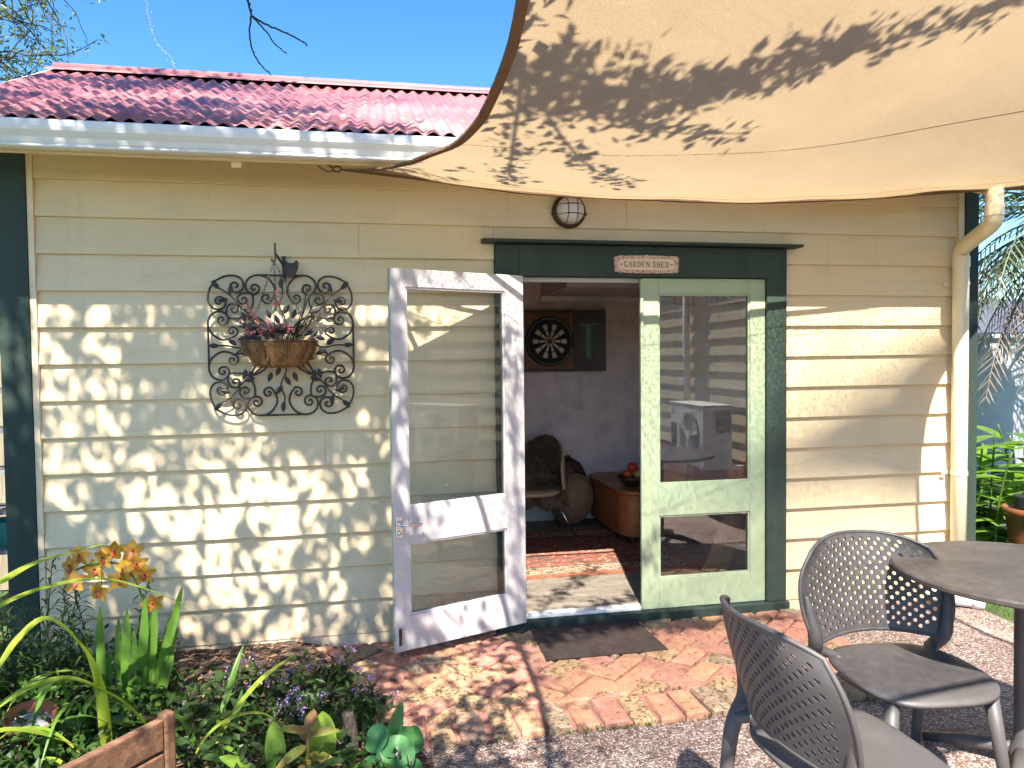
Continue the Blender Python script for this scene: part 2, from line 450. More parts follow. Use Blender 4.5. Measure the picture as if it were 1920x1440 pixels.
def brick(poly, mat, top=0.0, deep=0.055):
    if area(poly) < 0: poly = poly[::-1]
    cx = sum(q[0] for q in poly)/len(poly); cy = sum(q[1] for q in poly)/len(poly)
    # subdivide the outline a little so that worn edges can wander
    Q = []
    for i in range(len(poly)):
        a, b = poly[i], poly[(i+1) % len(poly)]
        L = math.hypot(b[0]-a[0], b[1]-a[1]); k = 2 if L > 0.1 else 1
        for j in range(k):
            t_ = j / k; jj = 0.0035 if j else 0.002
            Q.append((lerp(a[0], b[0], t_) + rb.uniform(-jj, jj), lerp(a[1], b[1], t_) + rb.uniform(-jj, jj)))
    tx, ty = rb.uniform(-.018, .018), rb.uniform(-.018, .018); top += rb.uniform(-.006, .005)
    n = len(Q); ins = 0.008
    def shr(q):
        dx, dy = cx-q[0], cy-q[1]; d = math.hypot(dx, dy) or 1
        return (q[0] + dx/d*ins*1.3, q[1] + dy/d*ins*1.3)
    zt = lambda q: top + (q[0]-cx)*tx + (q[1]-cy)*ty
    vs_ = [(q[0]-cx, q[1]-cy, top - deep) for q in Q] + [(q[0]-cx, q[1]-cy, zt(q) - rb.uniform(.006, .014)) for q in Q] + [(shr(q)[0]-cx, shr(q)[1]-cy, zt(q)) for q in Q]
    fs = []
    for i in range(n):
        j = (i+1) % n
        fs += [(i, j, n+j, n+i), (n+i, n+j, 2*n+j, 2*n+i)]
    fs.append(tuple(range(2*n, 3*n)))
    o = MB().add(vs_, fs).build('brick', mat, path, smooth=False)
    o.location = (cx, cy, 0)
cell = 0.1215; jo = 0.006
ca, sa = math.cos(R(43)), math.sin(R(43))
for i in range(-20, 34):
    for j in range(-34, 24):
        d = (i - j) % 4
        if d == 0: rect = (i, j, i+2, j+1)
        elif d == 3: rect = (i, j, i+1, j+2)
        else: continue
        x0, y0, x1, y1 = rect[0]*cell+jo, rect[1]*cell+jo, rect[2]*cell-jo, rect[3]*cell-jo
        P = [(x*ca - y*sa + 0.9, x*sa + y*ca - 0.35) for x, y in ((x0,y0),(x1,y0),(x1,y1),(x0,y1))]
        P = clip(P, PX0 + 0.01, PX1 - 0.01, PYF + 0.245, PYB - 0.01)
        if len(P) < 3 or abs(area(P)) < 0.0022: continue
        brick(P, rb.choices(BR, (4.5, 3, 1.8, 1.5))[0])
x = PX0 + 0.012
while x < PX1 - 0.05:
    wd = rb.uniform(0.098, 0.116)
    a = rb.uniform(-.008, .008); y1 = PYF + 0.228 + rb.uniform(-.01, .006)
    brick([(x, PYF + rb.uniform(-.012, .006)), (x + wd, PYF + rb.uniform(-.012, .006)), (x + wd + a, y1), (x + a, y1)],
          rb.choices(BR, (2, 3, 3, 3.4))[0], 0.002, 0.06)
    x += wd + rb.uniform(0.014, 0.026)

# ================================================================ GARDEN SHED
shed = thing('garden_shed', 'cream weatherboard garden shed with red corrugated roof and open double doors', 'shed', (1.0, 0, 0))
S = 0.19
zk = lambda k: (13.2 - k) * S
XL, XR = -1.662, 3.742            # board ends
FL, FR, FT = 0.707, 2.514, 2.215  # door frame outside
rs = random.Random(11)
wall_front = MB().box(XL, FL + 0.02, 0.034, 0.10, -0.06, 2.78).box(FR - 0.02, XR + 0.03, 0.034, 0.10, -0.06, 2.78).box(FL + 0.02, FR - 0.02, 0.034, 0.10, FT - 0.02, 2.78).build('front_wall', CREAM2, shed)
def weatherboard(x0, x1, k, zlo=None, zhi=None, seed=0):
    zb = zk(k) if zlo is None else zlo
    zt = zk(k-1) + 0.022 if zhi is None else zhi
    n = max(2, int((x1 - x0) / 0.22)); mb = MB(); vs_ = []; fs = []
    off = rs.uniform(-.0012, .0012)
    for i in range(n + 1):
        x = lerp(x0, x1, i / n)
        wz = mnoise.noise(Vector((x*1.3, k*3.7, 2.0))) * 0.0022 + mnoise.noise(Vector((x*9, k*5.1, 7.0))) * 0.0008
        wy = mnoise.noise(Vector((x*0.9, k*2.3, 9.0))) * 0.0018 + off
        ft = (zt - zk(k)) / 0.212 * 0.024 if zlo is None else 0.020
        fb = 0.0 if zlo is None else (zlo - zk(k)) / 0.212 * 0.024
        vs_ += [(x, fb + wy + 0.0025, zb + wz), (x, fb + wy, zb + wz + 0.004), (x, ft + wy*0.3, zt), (x, 0.0335, zt), (x, 0.0335, zb + wz)]
    for i in range(n):
        a = i*5; b = a+5
        for j in range(5): fs.append((a+j, a+(j+1) % 5, b+(j+1) % 5, b+j))
    fs += [(4,3,2,1,0), tuple(n*5+j for j in range(5))]
    mb.add(vs_, fs).build('weatherboard', CREAM, wall_front)
joints = {2: -0.049, 3: 0.31, 5: -0.62, 8: -0.25, 11: -0.85}
for k in range(-1, 14):
    if zk(k) > FT + 0.05:            # clear of the door head
        if k == 1:
            weatherboard(XL, 1.50, k); weatherboard(1.5018, XR, k)
        elif k == 0:
            weatherboard(XL, 2.2, k); weatherboard(2.2018, XR, k)
        else: weatherboard(XL, XR, k)
    else:
        if k in joints:
            weatherboard(XL, joints[k], k); weatherboard(joints[k] + 0.0018, FL - 0.002, k)
        else: weatherboard(XL, FL - 0.002, k)
        weatherboard(FR + 0.002, XR, k)
        if k == 2: weatherboard(FL - 0.0005, FR + 0.0005, k, zlo=FT + 0.03)
# plinth strip below the last board
MB().box(XL, FL - 0.002, 0.006, 0.0335, -0.06, zk(13) - 0.002).build('plinth', CREAM2, wall_front)
MB().box(FR + 0.002, XR, 0.006, 0.0335, -0.06, zk(13) - 0.002).build('plinth', CREAM2, wall_front)
# corner boards
MB().box(-1.692, XL - 0.001, -0.006, 0.06, -0.06, 2.74).build('corner_stop', CREAM2, shed, bevel=0.002)
MB().box(XR + 0.001, 3.785, -0.006, 0.06, -0.06, 2.74).build('corner_stop', CREAM2, shed, bevel=0.002)
MB().box(-1.832, -1.6935, -0.014, 0.10, -0.06, 2.74).build('corner_board', GREEN, shed, bevel=0.003)
MB().box(3.7865, 3.886, -0.014, 0.10, -0.06, 2.74).build('corner_board', GREEN, shed, bevel=0.003)
# back and sides, lined inside
LINING = M('mottled grey lilac wallpaper', (0.78, 0.655, 0.65), (0.60, 0.50, 0.50), (0.85, 0.74, 0.73), scale=7, rough=0.8, bs=60, bstr=0.2, detail=8, lo=0.3, hi=0.7)
YB = 2.48
MB().box(-1.80, -1.70, 0.1005, YB + 0.12, -0.06, 2.74).build('side_wall', CREAM2, shed)
MB().box(3.78, 3.88, 0.1005, YB + 0.12, -0.06, 2.74).build('side_wall', CREAM2, shed)
MB().box(-1.70, 3.78, YB + 0.02, YB + 0.12, -0.06, 2.74).build('back_wall', CREAM2, shed)
MB().box(-1.695, 3.775, YB, YB + 0.018, 0.062, 2.44).build('wallpaper', LINING, shed)
MB().box(-1.698, -1.68, 0.11, YB - 0.001, 0.062, 2.44).build('wallpaper', LINING, shed)
MB().box(3.76, 3.778, 0.11, YB - 0.001, 0.062, 2.44).build('wallpaper', LINING, shed)
MB().box(-1.68, FL, 0.102, 0.115, 0.062, 2.44).build('wallpaper', LINING, shed)
MB().box(FR, 3.76, 0.102, 0.115, 0.062, 2.44).build('wallpaper', LINING, shed)
CEIL = M('dull lilac ceiling paint', (0.66, 0.60, 0.62), (0.6, 0.55, 0.57), rough=0.7)
MB().box(-1.695, 3.775, 0.105, YB + 0.015, 2.445, 2.47).build('ceiling', CEIL, shed)
MB().box(1.57, 3.758, 1.62, YB - 0.002, 2.135, 2.442).build('bulkhead', CEIL, shed)
MB().box(1.54, 3.757, YB - 0.035, YB - 0.003, 2.085, 2.133).build('cornice', WHITE, shed, bevel=0.004)
MB().box(-1.67, 3.75, YB - 0.022, YB - 0.001, 0.064, 0.235).build('skirting', WHITE, shed, bevel=0.003)
# floor: joist sheet and single boards running along the front
fl = MB().box(-1.69, 3.77, 0.06, YB, -0.05, 0.035).build('floor', DARKW, shed)
y = 0.075
while y < YB - 0.05:
    wd = 0.138; xj = rs.uniform(0.2, 2.6)
    for a, b in ((-1.68, xj - .0015), (xj + .0015, 3.755)):
        MB().box(a, b, y, min(y + wd, YB - 0.03), 0.036, 0.062 + rs.uniform(-.0015, .0015)).build('floorboard', FLOORW, fl)
    y += wd + 0.005

# door frame
fr = MB().box(FL, 0.843, -0.030, 0.075, 0.048, FT - 0.001).build('door_frame', GREEN, shed, bevel=0.003)
MB().box(2.383, FR, -0.030, 0.075, 0.048, FT - 0.001).build('jamb', GREEN, fr, bevel=0.003)
MB().box(0.8432, 2.3828, -0.031, 0.074, 2.037, FT).build('head', GREEN, fr, bevel=0.003)
MB().prism([(-0.095, FT + 0.004), (-0.095, FT + 0.020), (0.02, FT + 0.034), (0.02, FT + 0.004)], 0.632, 2.588).build('head_flashing', GREEN, fr, bevel=0.002)
MB().box(FL - 0.012, FR + 0.012, -0.052, 0.06, -0.05, 0.046).build('sill', GREEN, fr, bevel=0.005)
MB().box(0.845, 2.381, 0.0, 0.072, 0.0462, 0.066).build('threshold', WHITE, fr, bevel=0.003)
MB().box(0.845, 2.381, 0.05, 0.074, 2.010, 2.0365).build('door_stop', LILAC, fr, bevel=0.002)

# door leaves: built flat (x 0..W from the hinge, y thickness, z up), then turned
def leaf(W, face_in, face_out, name, label, stile_h, stile_f, astragal, glass=GLASS):
    root = bpy.data.objects.new(name, None); col.objects.link(root); root.parent = shed; root['label'] = label
    root.empty_display_size = 0.1
    Z0, Z1 = 0.052, 2.032; T = 0.040
    rails = [(Z0, 0.232), (0.612, 0.800), (1.940, Z1)]
    def bar(nm, x0, x1, z0, z1):
        # two skins: paint differs inside and out
        o1 = MB().box(x0, x1, -T/2, 0.0, z0, z1).build(nm, face_out, None, bevel=0.0015); o1.parent = root
        o2 = MB().box(x0, x1, 0.0002, T/2, z0, z1).build(nm, face_in, None, bevel=0.0015); o2.parent = root
    bar('stile', 0.0, stile_h, Z0, Z1); bar('stile', W - stile_f, W, Z0, Z1)
    for a, b in rails: bar('rail', stile_h + 0.0008, W - stile_f - 0.0008, a, b)
    for a, b in ((0.232, 0.612), (0.800, 1.940)):
        x0, x1 = stile_h + 0.0008, W - stile_f - 0.0008
        g = MB().box(x0 + .003, x1 - .003, -0.002, 0.002, a + .003, b - .003).build('glass_pane', glass, None); g.parent = root
        for sgn, fm in ((-1, face_out), (1, face_in)):
            ya, yb = sorted((sgn*0.0025, sgn*0.014)); mb = MB()
            mb.box(x0, x1, ya, yb, a + .0005, a + .011).box(x0, x1, ya, yb, b - .011, b - .0005)
            mb.box(x0, x0 + .011, ya, yb, a + .0115, b - .0115).box(x1 - .011, x1, ya, yb, a + .0115, b - .0115)
            q = mb.build('glazing_bead', fm, None, bevel=0.001); q.parent = root
    if astragal:
        q = MB().box(W - 0.002, W + 0.016, -T/2 - 0.012, -T/2 + 0.012, Z0 + .004, Z1 - .004).build('meeting_strip', face_out, None, bevel=0.003); q.parent = root
    return root
# closed leaf, hinged on the far jamb; its outside faces the patio
lc = leaf(0.790, LILAC, MINT, 'door', 'closed mint green glazed door leaf', 0.098, 0.098, True)
lc.location = (2.381 - 1.0, 0.012, 0); lc.rotation_euler = (0, 0, math.pi)
# rotated by pi: local -y becomes world +y, so swap the paints by mirroring
for c in lc.children:
    c.scale.y = -1
# open leaf, swung right round against the wall; its inside faces the camera
lo = leaf(0.800, LILAC, MINT, 'door', 'open door leaf with pale lilac inner face', 0.122, 0.080, False, GLASS2)
lo.location = (0.850 - 1.0, -0.052, 0)
ang = math.atan2(-0.357 + 0.062, 0.078 - 0.846)
lo.rotation_euler = (0, 0, ang)
# handle on the open leaf
def addp(root, mb, nm, mat, **kw):
    q = mb.build(nm, mat, None, **kw); q.parent = root; return q
hx, hz = 0.775, 0.708
hd = addp(lo, MB().box(hx - 0.018, hx + 0.018, 0.0201, 0.026, hz - 0.055, hz + 0.052), 'handle', CHROME, bevel=0.004)
def addsub(p_, mb, nm, mat, **kw):
    q = mb.build(nm, mat, None, **kw); q.parent = p_; return q
addsub(hd, MB().tube([(hx, 0.024, hz + .012), (hx, 0.062, hz + .012), (hx - .012, 0.070, hz + .012), (hx - .10, 0.070, hz + .008), (hx - .112, 0.060, hz + .006)], [0.011, 0.009, 0.008, 0.009, 0.008], 10), 'lever', CHROME, smooth=True)
addsub(hd, MB().lathe([(0.0, 0.034), (0.011, 0.034), (0.013, 0.026)], (hx, 0, hz - .035), 14, 'y'), 'key_barrel', CHROME, smooth=True)
addp(lo, MB().box(0.768, 0.784, 0.0202, 0.023, 0.085, 0.175).tube([(0.776, 0.027, 0.10), (0.776, 0.027, 0.17)], 0.005, 8), 'floor_bolt', RUST)
# key escutcheon on the closed leaf
addp(lc, MB().lathe([(0.0, -0.030), (0.007, -0.030), (0.009, -0.0205)], (0.735, 0, 0.885), 12, 'y').box(0.733, 0.737, -0.032, -0.024, 0.862, 0.886), 'key', CHROME)
for dl, xx in ((lo, -0.004), (lc, -0.004)):
    for zz in (0.25, 1.05, 1.83):
        addp(dl, MB().tube([(xx, -0.004 if dl is lc else 0.004, zz - .045), (xx, -0.004 if dl is lc else 0.004, zz + .045)], 0.007, 8), 'hinge', GREEN)

# eaves, gutter and roof
MB().add([(-1.97,-0.385,2.60),(4.04,-0.385,2.60),(4.04,0.03,2.79),(-1.97,0.03,2.79),(-1.97,-0.385,2.612),(4.04,-0.385,2.612),(4.04,0.03,2.802),(-1.97,0.03,2.802)],
    [(3,2,1,0),(4,5,6,7),(0,1,5,4),(1,2,6,5),(2,3,7,6),(3,0,4,7)]).build('soffit', CREAM2, shed)
MB().box(-1.97, 4.04, -0.386, -0.366, 2.535, 2.69).build('fascia', CREAM2, shed, bevel=0.003)
for xx in (-0.62, 0.22, 1.1, 1.95, 2.8, 3.6):
    MB().prism([(-0.364, 2.505), (-0.364, 2.598), (0.02, 2.775), (0.02, 2.66)], xx - 0.024, xx + 0.024).build('rafter_tail', CREAM2, shed, bevel=0.003)
gut_out = [(-0.388, 2.655), (-0.388, 2.548), (-0.440, 2.545), (-0.462, 2.552), (-0.474, 2.566), (-0.481, 2.585), (-0.492, 2.600), (-0.500, 2.612), (-0.503, 2.628), (-0.503, 2.655), (-0.496, 2.660)]
gut_in = [(-0.495, 2.652), (-0.499, 2.650), (-0.499, 2.630), (-0.496, 2.614), (-0.488, 2.602), (-0.477, 2.587), (-0.470, 2.568), (-0.460, 2.556), (-0.440, 2.549), (-0.392, 2.552), (-0.392, 2.655)]
g = MB().prism(gut_out + gut_in, -1.99, 4.06).build('gutter', WHITE, shed)
MB().prism(gut_out, -1.998, -1.9905).build('stop_end', WHITE, g)
MB().prism(gut_out, 4.0605, 4.068).build('stop_end', WHITE, g)
MB().tube([(-1.99, -0.470, 2.549), (4.06, -0.470, 2.549)], 0.007, 8).build('bead', WHITE, g)
for xx in (-1.1, 1.7):
    MB().prism([(q[0]*1.0 - 0.004, q[1] - 0.003) for q in gut_out[1:]] + [(q[0] - 0.0005, q[1]) for q in gut_out[1:]][::-1], xx - 0.03, xx + 0.03).build('joiner', WHITE, g)
# downpipe
px, py = 3.705, -0.068
dp = MB().tube(catmull([(3.585, -0.445, 2.56), (3.585, -0.445, 2.45), (3.585, -0.445, 2.36), (3.60, -0.40, 2.315), (3.685, -0.13, 2.245), (px, py, 2.20), (px, py, 2.10)], 5) + [Vector((px, py, 1.2)), Vector((px, py, -0.03))], 0.047, 20).build('downpipe', PVC, shed, smooth=True)
for zz in (2.01, 0.80):
    MB().lathe([(0.048, -0.012), (0.0505, -0.012), (0.0505, 0.012), (0.048, 0.012)], (px, py, zz), 20).box(px - 0.085, px - 0.045, -0.022, -0.016, zz - .01, zz + .01).build('pipe_clip', PVC, dp)
for zz in (2.15, 2.33):
    c_ = (px, py, zz) if zz < 2.2 else (3.585, -0.445, 2.40)
    MB().lathe([(0.047, -0.035), (0.0515, -0.035), (0.0515, 0.03), (0.047, 0.03)], c_, 20).build('pipe_socket', PVC, dp, smooth=False)
# corrugated roof in separate sheets, front and back slope
roof = MB().prism([(-0.36, 2.70), (1.2, 3.448), (2.76, 2.70), (2.76, 2.68), (1.2, 3.42), (-0.36, 2.68)], -1.90, 3.96).build('roof', DARKW, shed)
EY, EZ, RY, RZ = -0.462, 2.678, 1.2, 3.482
sl = Vector((0, RY - EY, RZ - EZ)); nrm = Vector((0, -(RZ - EZ), RY - EY)).normalized()
def sheet(x0, x1, side, lift):
    pit = 0.082; n = int(round((x1 - x0) / pit * 8)); vs_ = []; fs = []
    for i in range(n + 1):
        x = lerp(x0, x1, i / n); h = 0.0105 * math.cos(2*math.pi*x/pit) + lift
        for j in range(5):
            t_ = j / 4
            q = Vector((x, EY, EZ)) + sl * t_ + nrm * (h + 0.004 * mnoise.noise(Vector((x*0.8, t_*3, side*5.0))))
            if side: q = Vector((q.x, 2*RY - q.y, q.z))
            vs_.append(q)
    for i in range(n):
        for j in range(4):
            a = i*5 + j; fs.append((a, a+5, a+6, a+1))
    MB().add(vs_, fs).build('roof_sheet', ROOFM, roof, smooth=True, solid=0.0012, fix=False)
x = -1.968; i = 0
while x < 3.4:
    for side in (0, 1): sheet(x, x + 0.82, side, 0.0022 * (i % 2))
    x += 0.738; i += 1
MB().tube([(-1.99, RY, RZ + 0.018), (4.03, RY, RZ + 0.018)], 0.030, 12).build('ridge_roll', ROOFM, roof, smooth=True)
for s_ in (-1, 1):
    d = Vector((0, s_*(RY-EY), -(RZ-EZ))).normalized(); a = Vector((0, RY, RZ + 0.022)); 
    n_ = Vector((0, s_*(RZ-EZ), RY-EY)).normalized()
    vs_ = []
    for xx in (-1.99, 4.03):
        for q in (a + n_*0.002, a + d*0.155 + n_*0.010, a + d*0.165 + n_*0.004):
            vs_.append((xx, q.y, q.z))
    MB().add(vs_, [(0,1,4,3), (1,2,5,4)]).build('ridge_flange', ROOFM, roof, solid=0.0015)
for xx in (-1.985, 4.022):
    vs_ = [(xx, EY + 0.02, EZ + 0.01), (xx, RY, RZ + 0.01), (xx, 2*RY - EY - 0.02, EZ + 0.01), (xx, 2*RY - EY - 0.02, EZ - 0.13), (xx, RY, RZ - 0.14), (xx, EY + 0.02, EZ - 0.13)]
    MB().add(vs_, [(0,1,4,5), (1,2,3,4)]).build('barge_board', CREAM2, roof, solid=0.02)
for xx in (-1.75, 3.83):
    MB().add([(xx, 0.05, 2.73), (xx, 2.55, 2.73), (xx, RY, RZ - 0.05)], [(0,1,2)]).build('gable', CREAM2, shed, solid=0.03)
# ================================================================ SHADE SAIL
def sailM(name, c, tc, trans, hole):
    mt, t, out = nodes(name); co = coord(t)
    mp = t.nodes.new('ShaderNodeMapping'); mp.inputs['Rotation'].default_value = (0, 0, R(-32)); t.links.new(co, mp.inputs[0])
    wv = t.nodes.new('ShaderNodeTexWave'); wv.inputs['Scale'].default_value = 52; wv.inputs['Distortion'].default_value = 1.1
    wv.inputs['Detail'].default_value = 2; wv.inputs['Detail Scale'].default_value = 3; t.links.new(mp.outputs[0], wv.inputs[0])
    kn = noise(t, mp.outputs[0], 120, 3, 0.65, 0, (1, 3.0, 1)); bl = noise(t, co, 2.5, 4, 0.6)
    wr = noise(t, mp.outputs[0], 6, 3, 0.5, 0.3, (0.25, 2.2, 1))
    f = math_(t, 'ADD', math_(t, 'MULTIPLY', wv.outputs['Fac'], 0.42), math_(t, 'MULTIPLY', kn, 0.58))
    k1 = ramp(t, f, [(0.25, (0.50, 0.47, 0.42)), (0.66, (1, 1, 1))])
    k2 = ramp(t, bl, [(0.3, (0.92, 0.91, 0.90)), (0.7, (1, 1, 1))])
    k = mixc(t, 1.0, k1, k2, 'MULTIPLY')
    cd = mixc(t, 1.0, k, c, 'MULTIPLY'); ct = mixc(t, 1.0, k, tc, 'MULTIPLY')
    nb = bump(t, math_(t, 'ADD', f, math_(t, 'MULTIPLY', wr, 2.5)), 0.35, 0.006)
    d = t.nodes.new('ShaderNodeBsdfDiffuse'); t.links.new(cd, d.inputs[0]); t.links.new(nb, d.inputs['Normal'])
    tr = t.nodes.new('ShaderNodeBsdfTranslucent'); t.links.new(ct, tr.inputs[0]); t.links.new(nb, tr.inputs['Normal'])
    ms = t.nodes.new('ShaderNodeMixShader'); ms.inputs[0].default_value = trans
    t.links.new(d.outputs[0], ms.inputs[1]); t.links.new(tr.outputs[0], ms.inputs[2])
    tp = t.nodes.new('ShaderNodeBsdfTransparent'); m2 = t.nodes.new('ShaderNodeMixShader')
    hl = ramp(t, noise(t, mp.outputs[0], 90, 1, 0.5), [(0.35, (hole*0.5,)*3), (0.65, (hole*1.5,)*3)])
    # an open knit lets more straight through the squarer it is struck
    lw = t.nodes.new('ShaderNodeLayerWeight'); lw.inputs[0].default_value = 0.5
    hl = math_(t, 'MULTIPLY', hl, ramp(t, lw.outputs['Facing'], [(0.28, (1, 1, 1)), (0.43, (0.0, 0.0, 0.0))]))
    t.links.new(hl, m2.inputs[0])
    t.links.new(ms.outputs[0], m2.inputs[1]); t.links.new(tp.outputs[0], m2.inputs[2]); t.links.new(m2.outputs[0], out.inputs[0])
    return mt
SAIL = sailM('sand shade cloth', (0.56, 0.42, 0.26), (0.535, 0.405, 0.248), 0.5, 0.62)
HEM = sailM('brown sail webbing', (0.30, 0.195, 0.135), (0.3, 0.18, 0.1), 0.2, 0.0)
E_far = catmull([(-.124,-.306,2.529),(.086,-.36,2.497),(.297,-.40,2.468),(.512,-.42,2.441),(.844,-.43,2.409),(1.423,-.436,2.397),(2.036,-.42,2.401),(2.686,-.41,2.440),(3.376,-.41,2.503),(3.811,-.43,2.535),(4.15,-.45,2.575)], 10)
E_left = catmull([(-.124,-.306,2.529),(.035,-.42,2.51),(.175,-.753,2.46),(.242,-1.13,2.397),(.314,-1.274,2.392),(.347,-1.377,2.394),(.373,-1.533,2.397),(.386,-1.697,2.40),(.406,-1.992,2.453),(.395,-2.254,2.50),(.34,-2.9,2.62),(.15,-3.95,2.80)], 10)
E_right = catmull([(4.15,-.45,2.575),(3.70,-.68,2.60),(3.37,-1.0,2.68),(3.16,-1.6,2.88),(3.02,-2.5,2.99),(3.02,-3.0,3.04),(3.30,-3.95,3.12)], 12)
E_near = catmull([(.15,-3.95,2.80),(.9,-3.84,2.83),(1.8,-3.76,2.90),(2.6,-3.82,3.02),(3.30,-3.95,3.12)], 12)
def resample(P):
    L = [0]
    for i in range(1, len(P)): L.append(L[-1] + (P[i] - P[i-1]).length)
    def at(t_):
        s_ = t_ * L[-1]
        for i in range(1, len(P)):
            if s_ <= L[i] + 1e-9:
                return P[i-1].lerp(P[i], (s_ - L[i-1]) / max(1e-9, L[i] - L[i-1]))
        return P[-1].copy()
    return at
eF, eL, eR, eN = resample(E_far), resample(E_left), resample(E_right), resample(E_near)
def coons(u, v):
    A, B, D_, C_ = eF(0), eF(1), eN(0), eN(1)
    q = eF(u)*(1-v) + eN(u)*v + eL(v)*(1-u) + eR(v)*u - (A*(1-u)*(1-v) + B*u*(1-v) + D_*(1-u)*v + C_*u*v)
    q.z += 0.006 * math.sin(u*34 + v*9)*math.exp(-v*9)*min(1, 8*min(u, 1-u)) + 0.005 * math.sin(v*30 + 4*u)*math.exp(-u*9)*min(1, 8*min(v, 1-v))*min(1, v*20)
    q.z += 0.012 * mnoise.noise(Vector((u*3, v*5, 0.7))) * min(1, 6*min(u, 1-u, v, 1-v))
    return q
sail = thing('shade_sail', 'sand coloured shade sail with brown webbing edge stretched over the patio', 'shade sail', (-.124,-.306,2.529))
MB().grid(coons, 72, 60).build('fabric', SAIL, sail, smooth=True, fix=False)
def hem(fn, inner, nm):
    N = 60; vs_ = []; fs = []
    for i in range(N + 1):
        t_ = i / N; a = fn(t_); b = inner(t_)
        d = (b - a); d = d.normalized() * 0.030 if d.length > 1e-6 else Vector((0,0,0.01))
        n_ = Vector((0, 0, 0.005))
        vs_ += [a - d*0.12 - n_, a + d - n_*0.9, a + d + n_*0.9, a - d*0.12 + n_]
    for i in range(N):
        for j in range(4): fs.append((i*4+j, i*4+(j+1) % 4, i*4+4+(j+1) % 4, i*4+4+j))
    MB().add(vs_, fs).build(nm, HEM, sail)
hem(eF, lambda t_: coons(t_, 0.05), 'hem'); hem(eL, lambda t_: coons(0.05, t_), 'hem')
hem(eR, lambda t_: coons(0.95, t_), 'hem'); hem(eN, lambda t_: coons(t_, 0.95), 'hem')
for vv in (0.06, 0.30):
    N = 60; vs_ = []
    for i in range(N + 1):
        a = coons(lerp(.004, .996, i/N), vv); b = coons(lerp(.004, .996, i/N), vv + .0011)
        vs_ += [a - Vector((0, 0, .002)), b - Vector((0, 0, .002))]
    MB().add(vs_, [(2*i, 2*i+1, 2*i+3, 2*i+2) for i in range(N)]).build('seam', SAIL, sail, solid=.002)
# corner ring and tie to the fascia
rg = [(-.145 + 0.02*math.cos(a), -.306, 2.531 + 0.014*math.sin(a)) for a in [i*math.pi/8 for i in range(17)]]
MB().tube(rg, 0.004, 8, cap=False).build('corner_ring', BRONZE, sail, smooth=True)
MB().tube(catmull([(-.162,-.306,2.533), (-.185,-.33,2.545), (-.21,-.368,2.552)], 6), 0.006, 8).tube(catmull([(-.165,-.306,2.528), (-.19,-.31,2.515), (-.235,-.33,2.537)], 6), 0.004, 6).build('tie_rope', HEM, sail, smooth=True)
for corner, to in ((eF(1), (4.30, -0.35, 2.60)), (eN(1), (3.66, -4.12, 3.16))):
    MB().tube([corner, Vector(to)], 0.006, 8).build('tie_rope', HEM, sail)

# ================================================================ WALL LAMP, SIGN, MAT
lamp = thing('wall_lamp', 'round bronze bulkhead lamp with caged frosted globe above the doors', 'lamp', (1.148, 0, 2.418))
FROST = M('frosted glass', (0.72, 0.66, 0.60), (0.62, 0.56, 0.52), rough=0.35, bs=30, bstr=0.1)
lx, lz = 1.145, 2.412
MB().lathe([(0.0, 0.004), (0.098, 0.004), (0.100, -0.012), (0.094, -0.030), (0.084, -0.040), (0.078, -0.034)], (lx, 0, lz), 32, 'y').build('base_ring', BRONZE, lamp, smooth=True)
MB().lathe([(0.080, -0.030), (0.078, -0.055), (0.068, -0.080), (0.048, -0.098), (0.024, -0.107), (0.0, -0.109)], (lx, 0, lz), 28, 'y').build('globe', FROST, lamp, smooth=True)
def cage_arc(off, vert):
    pts = []
    for i in range(13):
        a = lerp(-1, 1, i/12); R_ = 0.082; e = math.sqrt(max(0, R_*R_ - off*off)); q = a*e
        dd = -0.030 - 0.083*math.sqrt(max(0, 1 - (q*q + off*off)/(R_*R_)))
        pts.append((lx + (off if vert else q), dd, lz + (q if vert else off)))
    return pts
for off in (-0.027, 0.027):
    MB().tube(cage_arc(off, True), 0.0028, 6).build('cage_bar', BRONZE, lamp, smooth=True)
    MB().tube(cage_arc(off, False), 0.0028, 6).build('cage_bar', BRONZE, lamp, smooth=True)
for a in (R(190), R(-10), R(90)):
    MB().ball((lx + 0.098*math.cos(a), -0.014, lz + 0.098*math.sin(a)), 0.009, 0.012, 0.009).build('lug', BRONZE, lamp, smooth=True)

sign = thing('name_sign', 'ornate cream and rose GARDEN SHED plaque fixed on the door head', 'sign', (1.605, -0.035, 2.108))
SGC = M('sign cream', (0.75, 0.62, 0.45), (0.66, 0.50, 0.36), scale=9, rough=0.5)
SGR = M('sign rose scroll', (0.52, 0.30, 0.27), (0.24, 0.10, 0.085), (0.70, 0.52, 0.46), scale=55, rough=0.5, bs=90, bstr=0.5)
SGT = M('sign lettering', (0.045, 0.035, 0.025), rough=0.6)
sx0, sx1, sz0, sz1 = 1.408, 1.806, 2.058, 2.160; sy = -0.0325
pl = []
for i in range(72):          # lobed outline
    a = 2*math.pi*i/72; c_, s_ = math.cos(a), math.sin(a)
    ex = abs(c_)**0.28*(1 if c_ > 0 else -1); ez = abs(s_)**0.28*(1 if s_ > 0 else -1)
    k = 1 + 0.018*math.sin(9*a)
    pl.append((lerp(sx0, sx1, .5 + .5*ex*k), lerp(sz0, sz1, .5 + .5*ez*(1 + 0.035*math.cos(12*a)))))
MB().prism(pl, sy, sy - 0.006, 'y').build('border', SGR, sign)
pi_ = [(lerp(sx0, sx1, .5 + .43*math.copysign(abs(math.cos(a))**0.35, math.cos(a))), lerp(sz0, sz1, .5 + .33*math.copysign(abs(math.sin(a))**0.35, math.sin(a)))) for a in [2*math.pi*i/48 for i in range(48)]]
MB().prism(pi_, sy - 0.0062, sy - 0.0085, 'y').build('panel', SGC, sign)
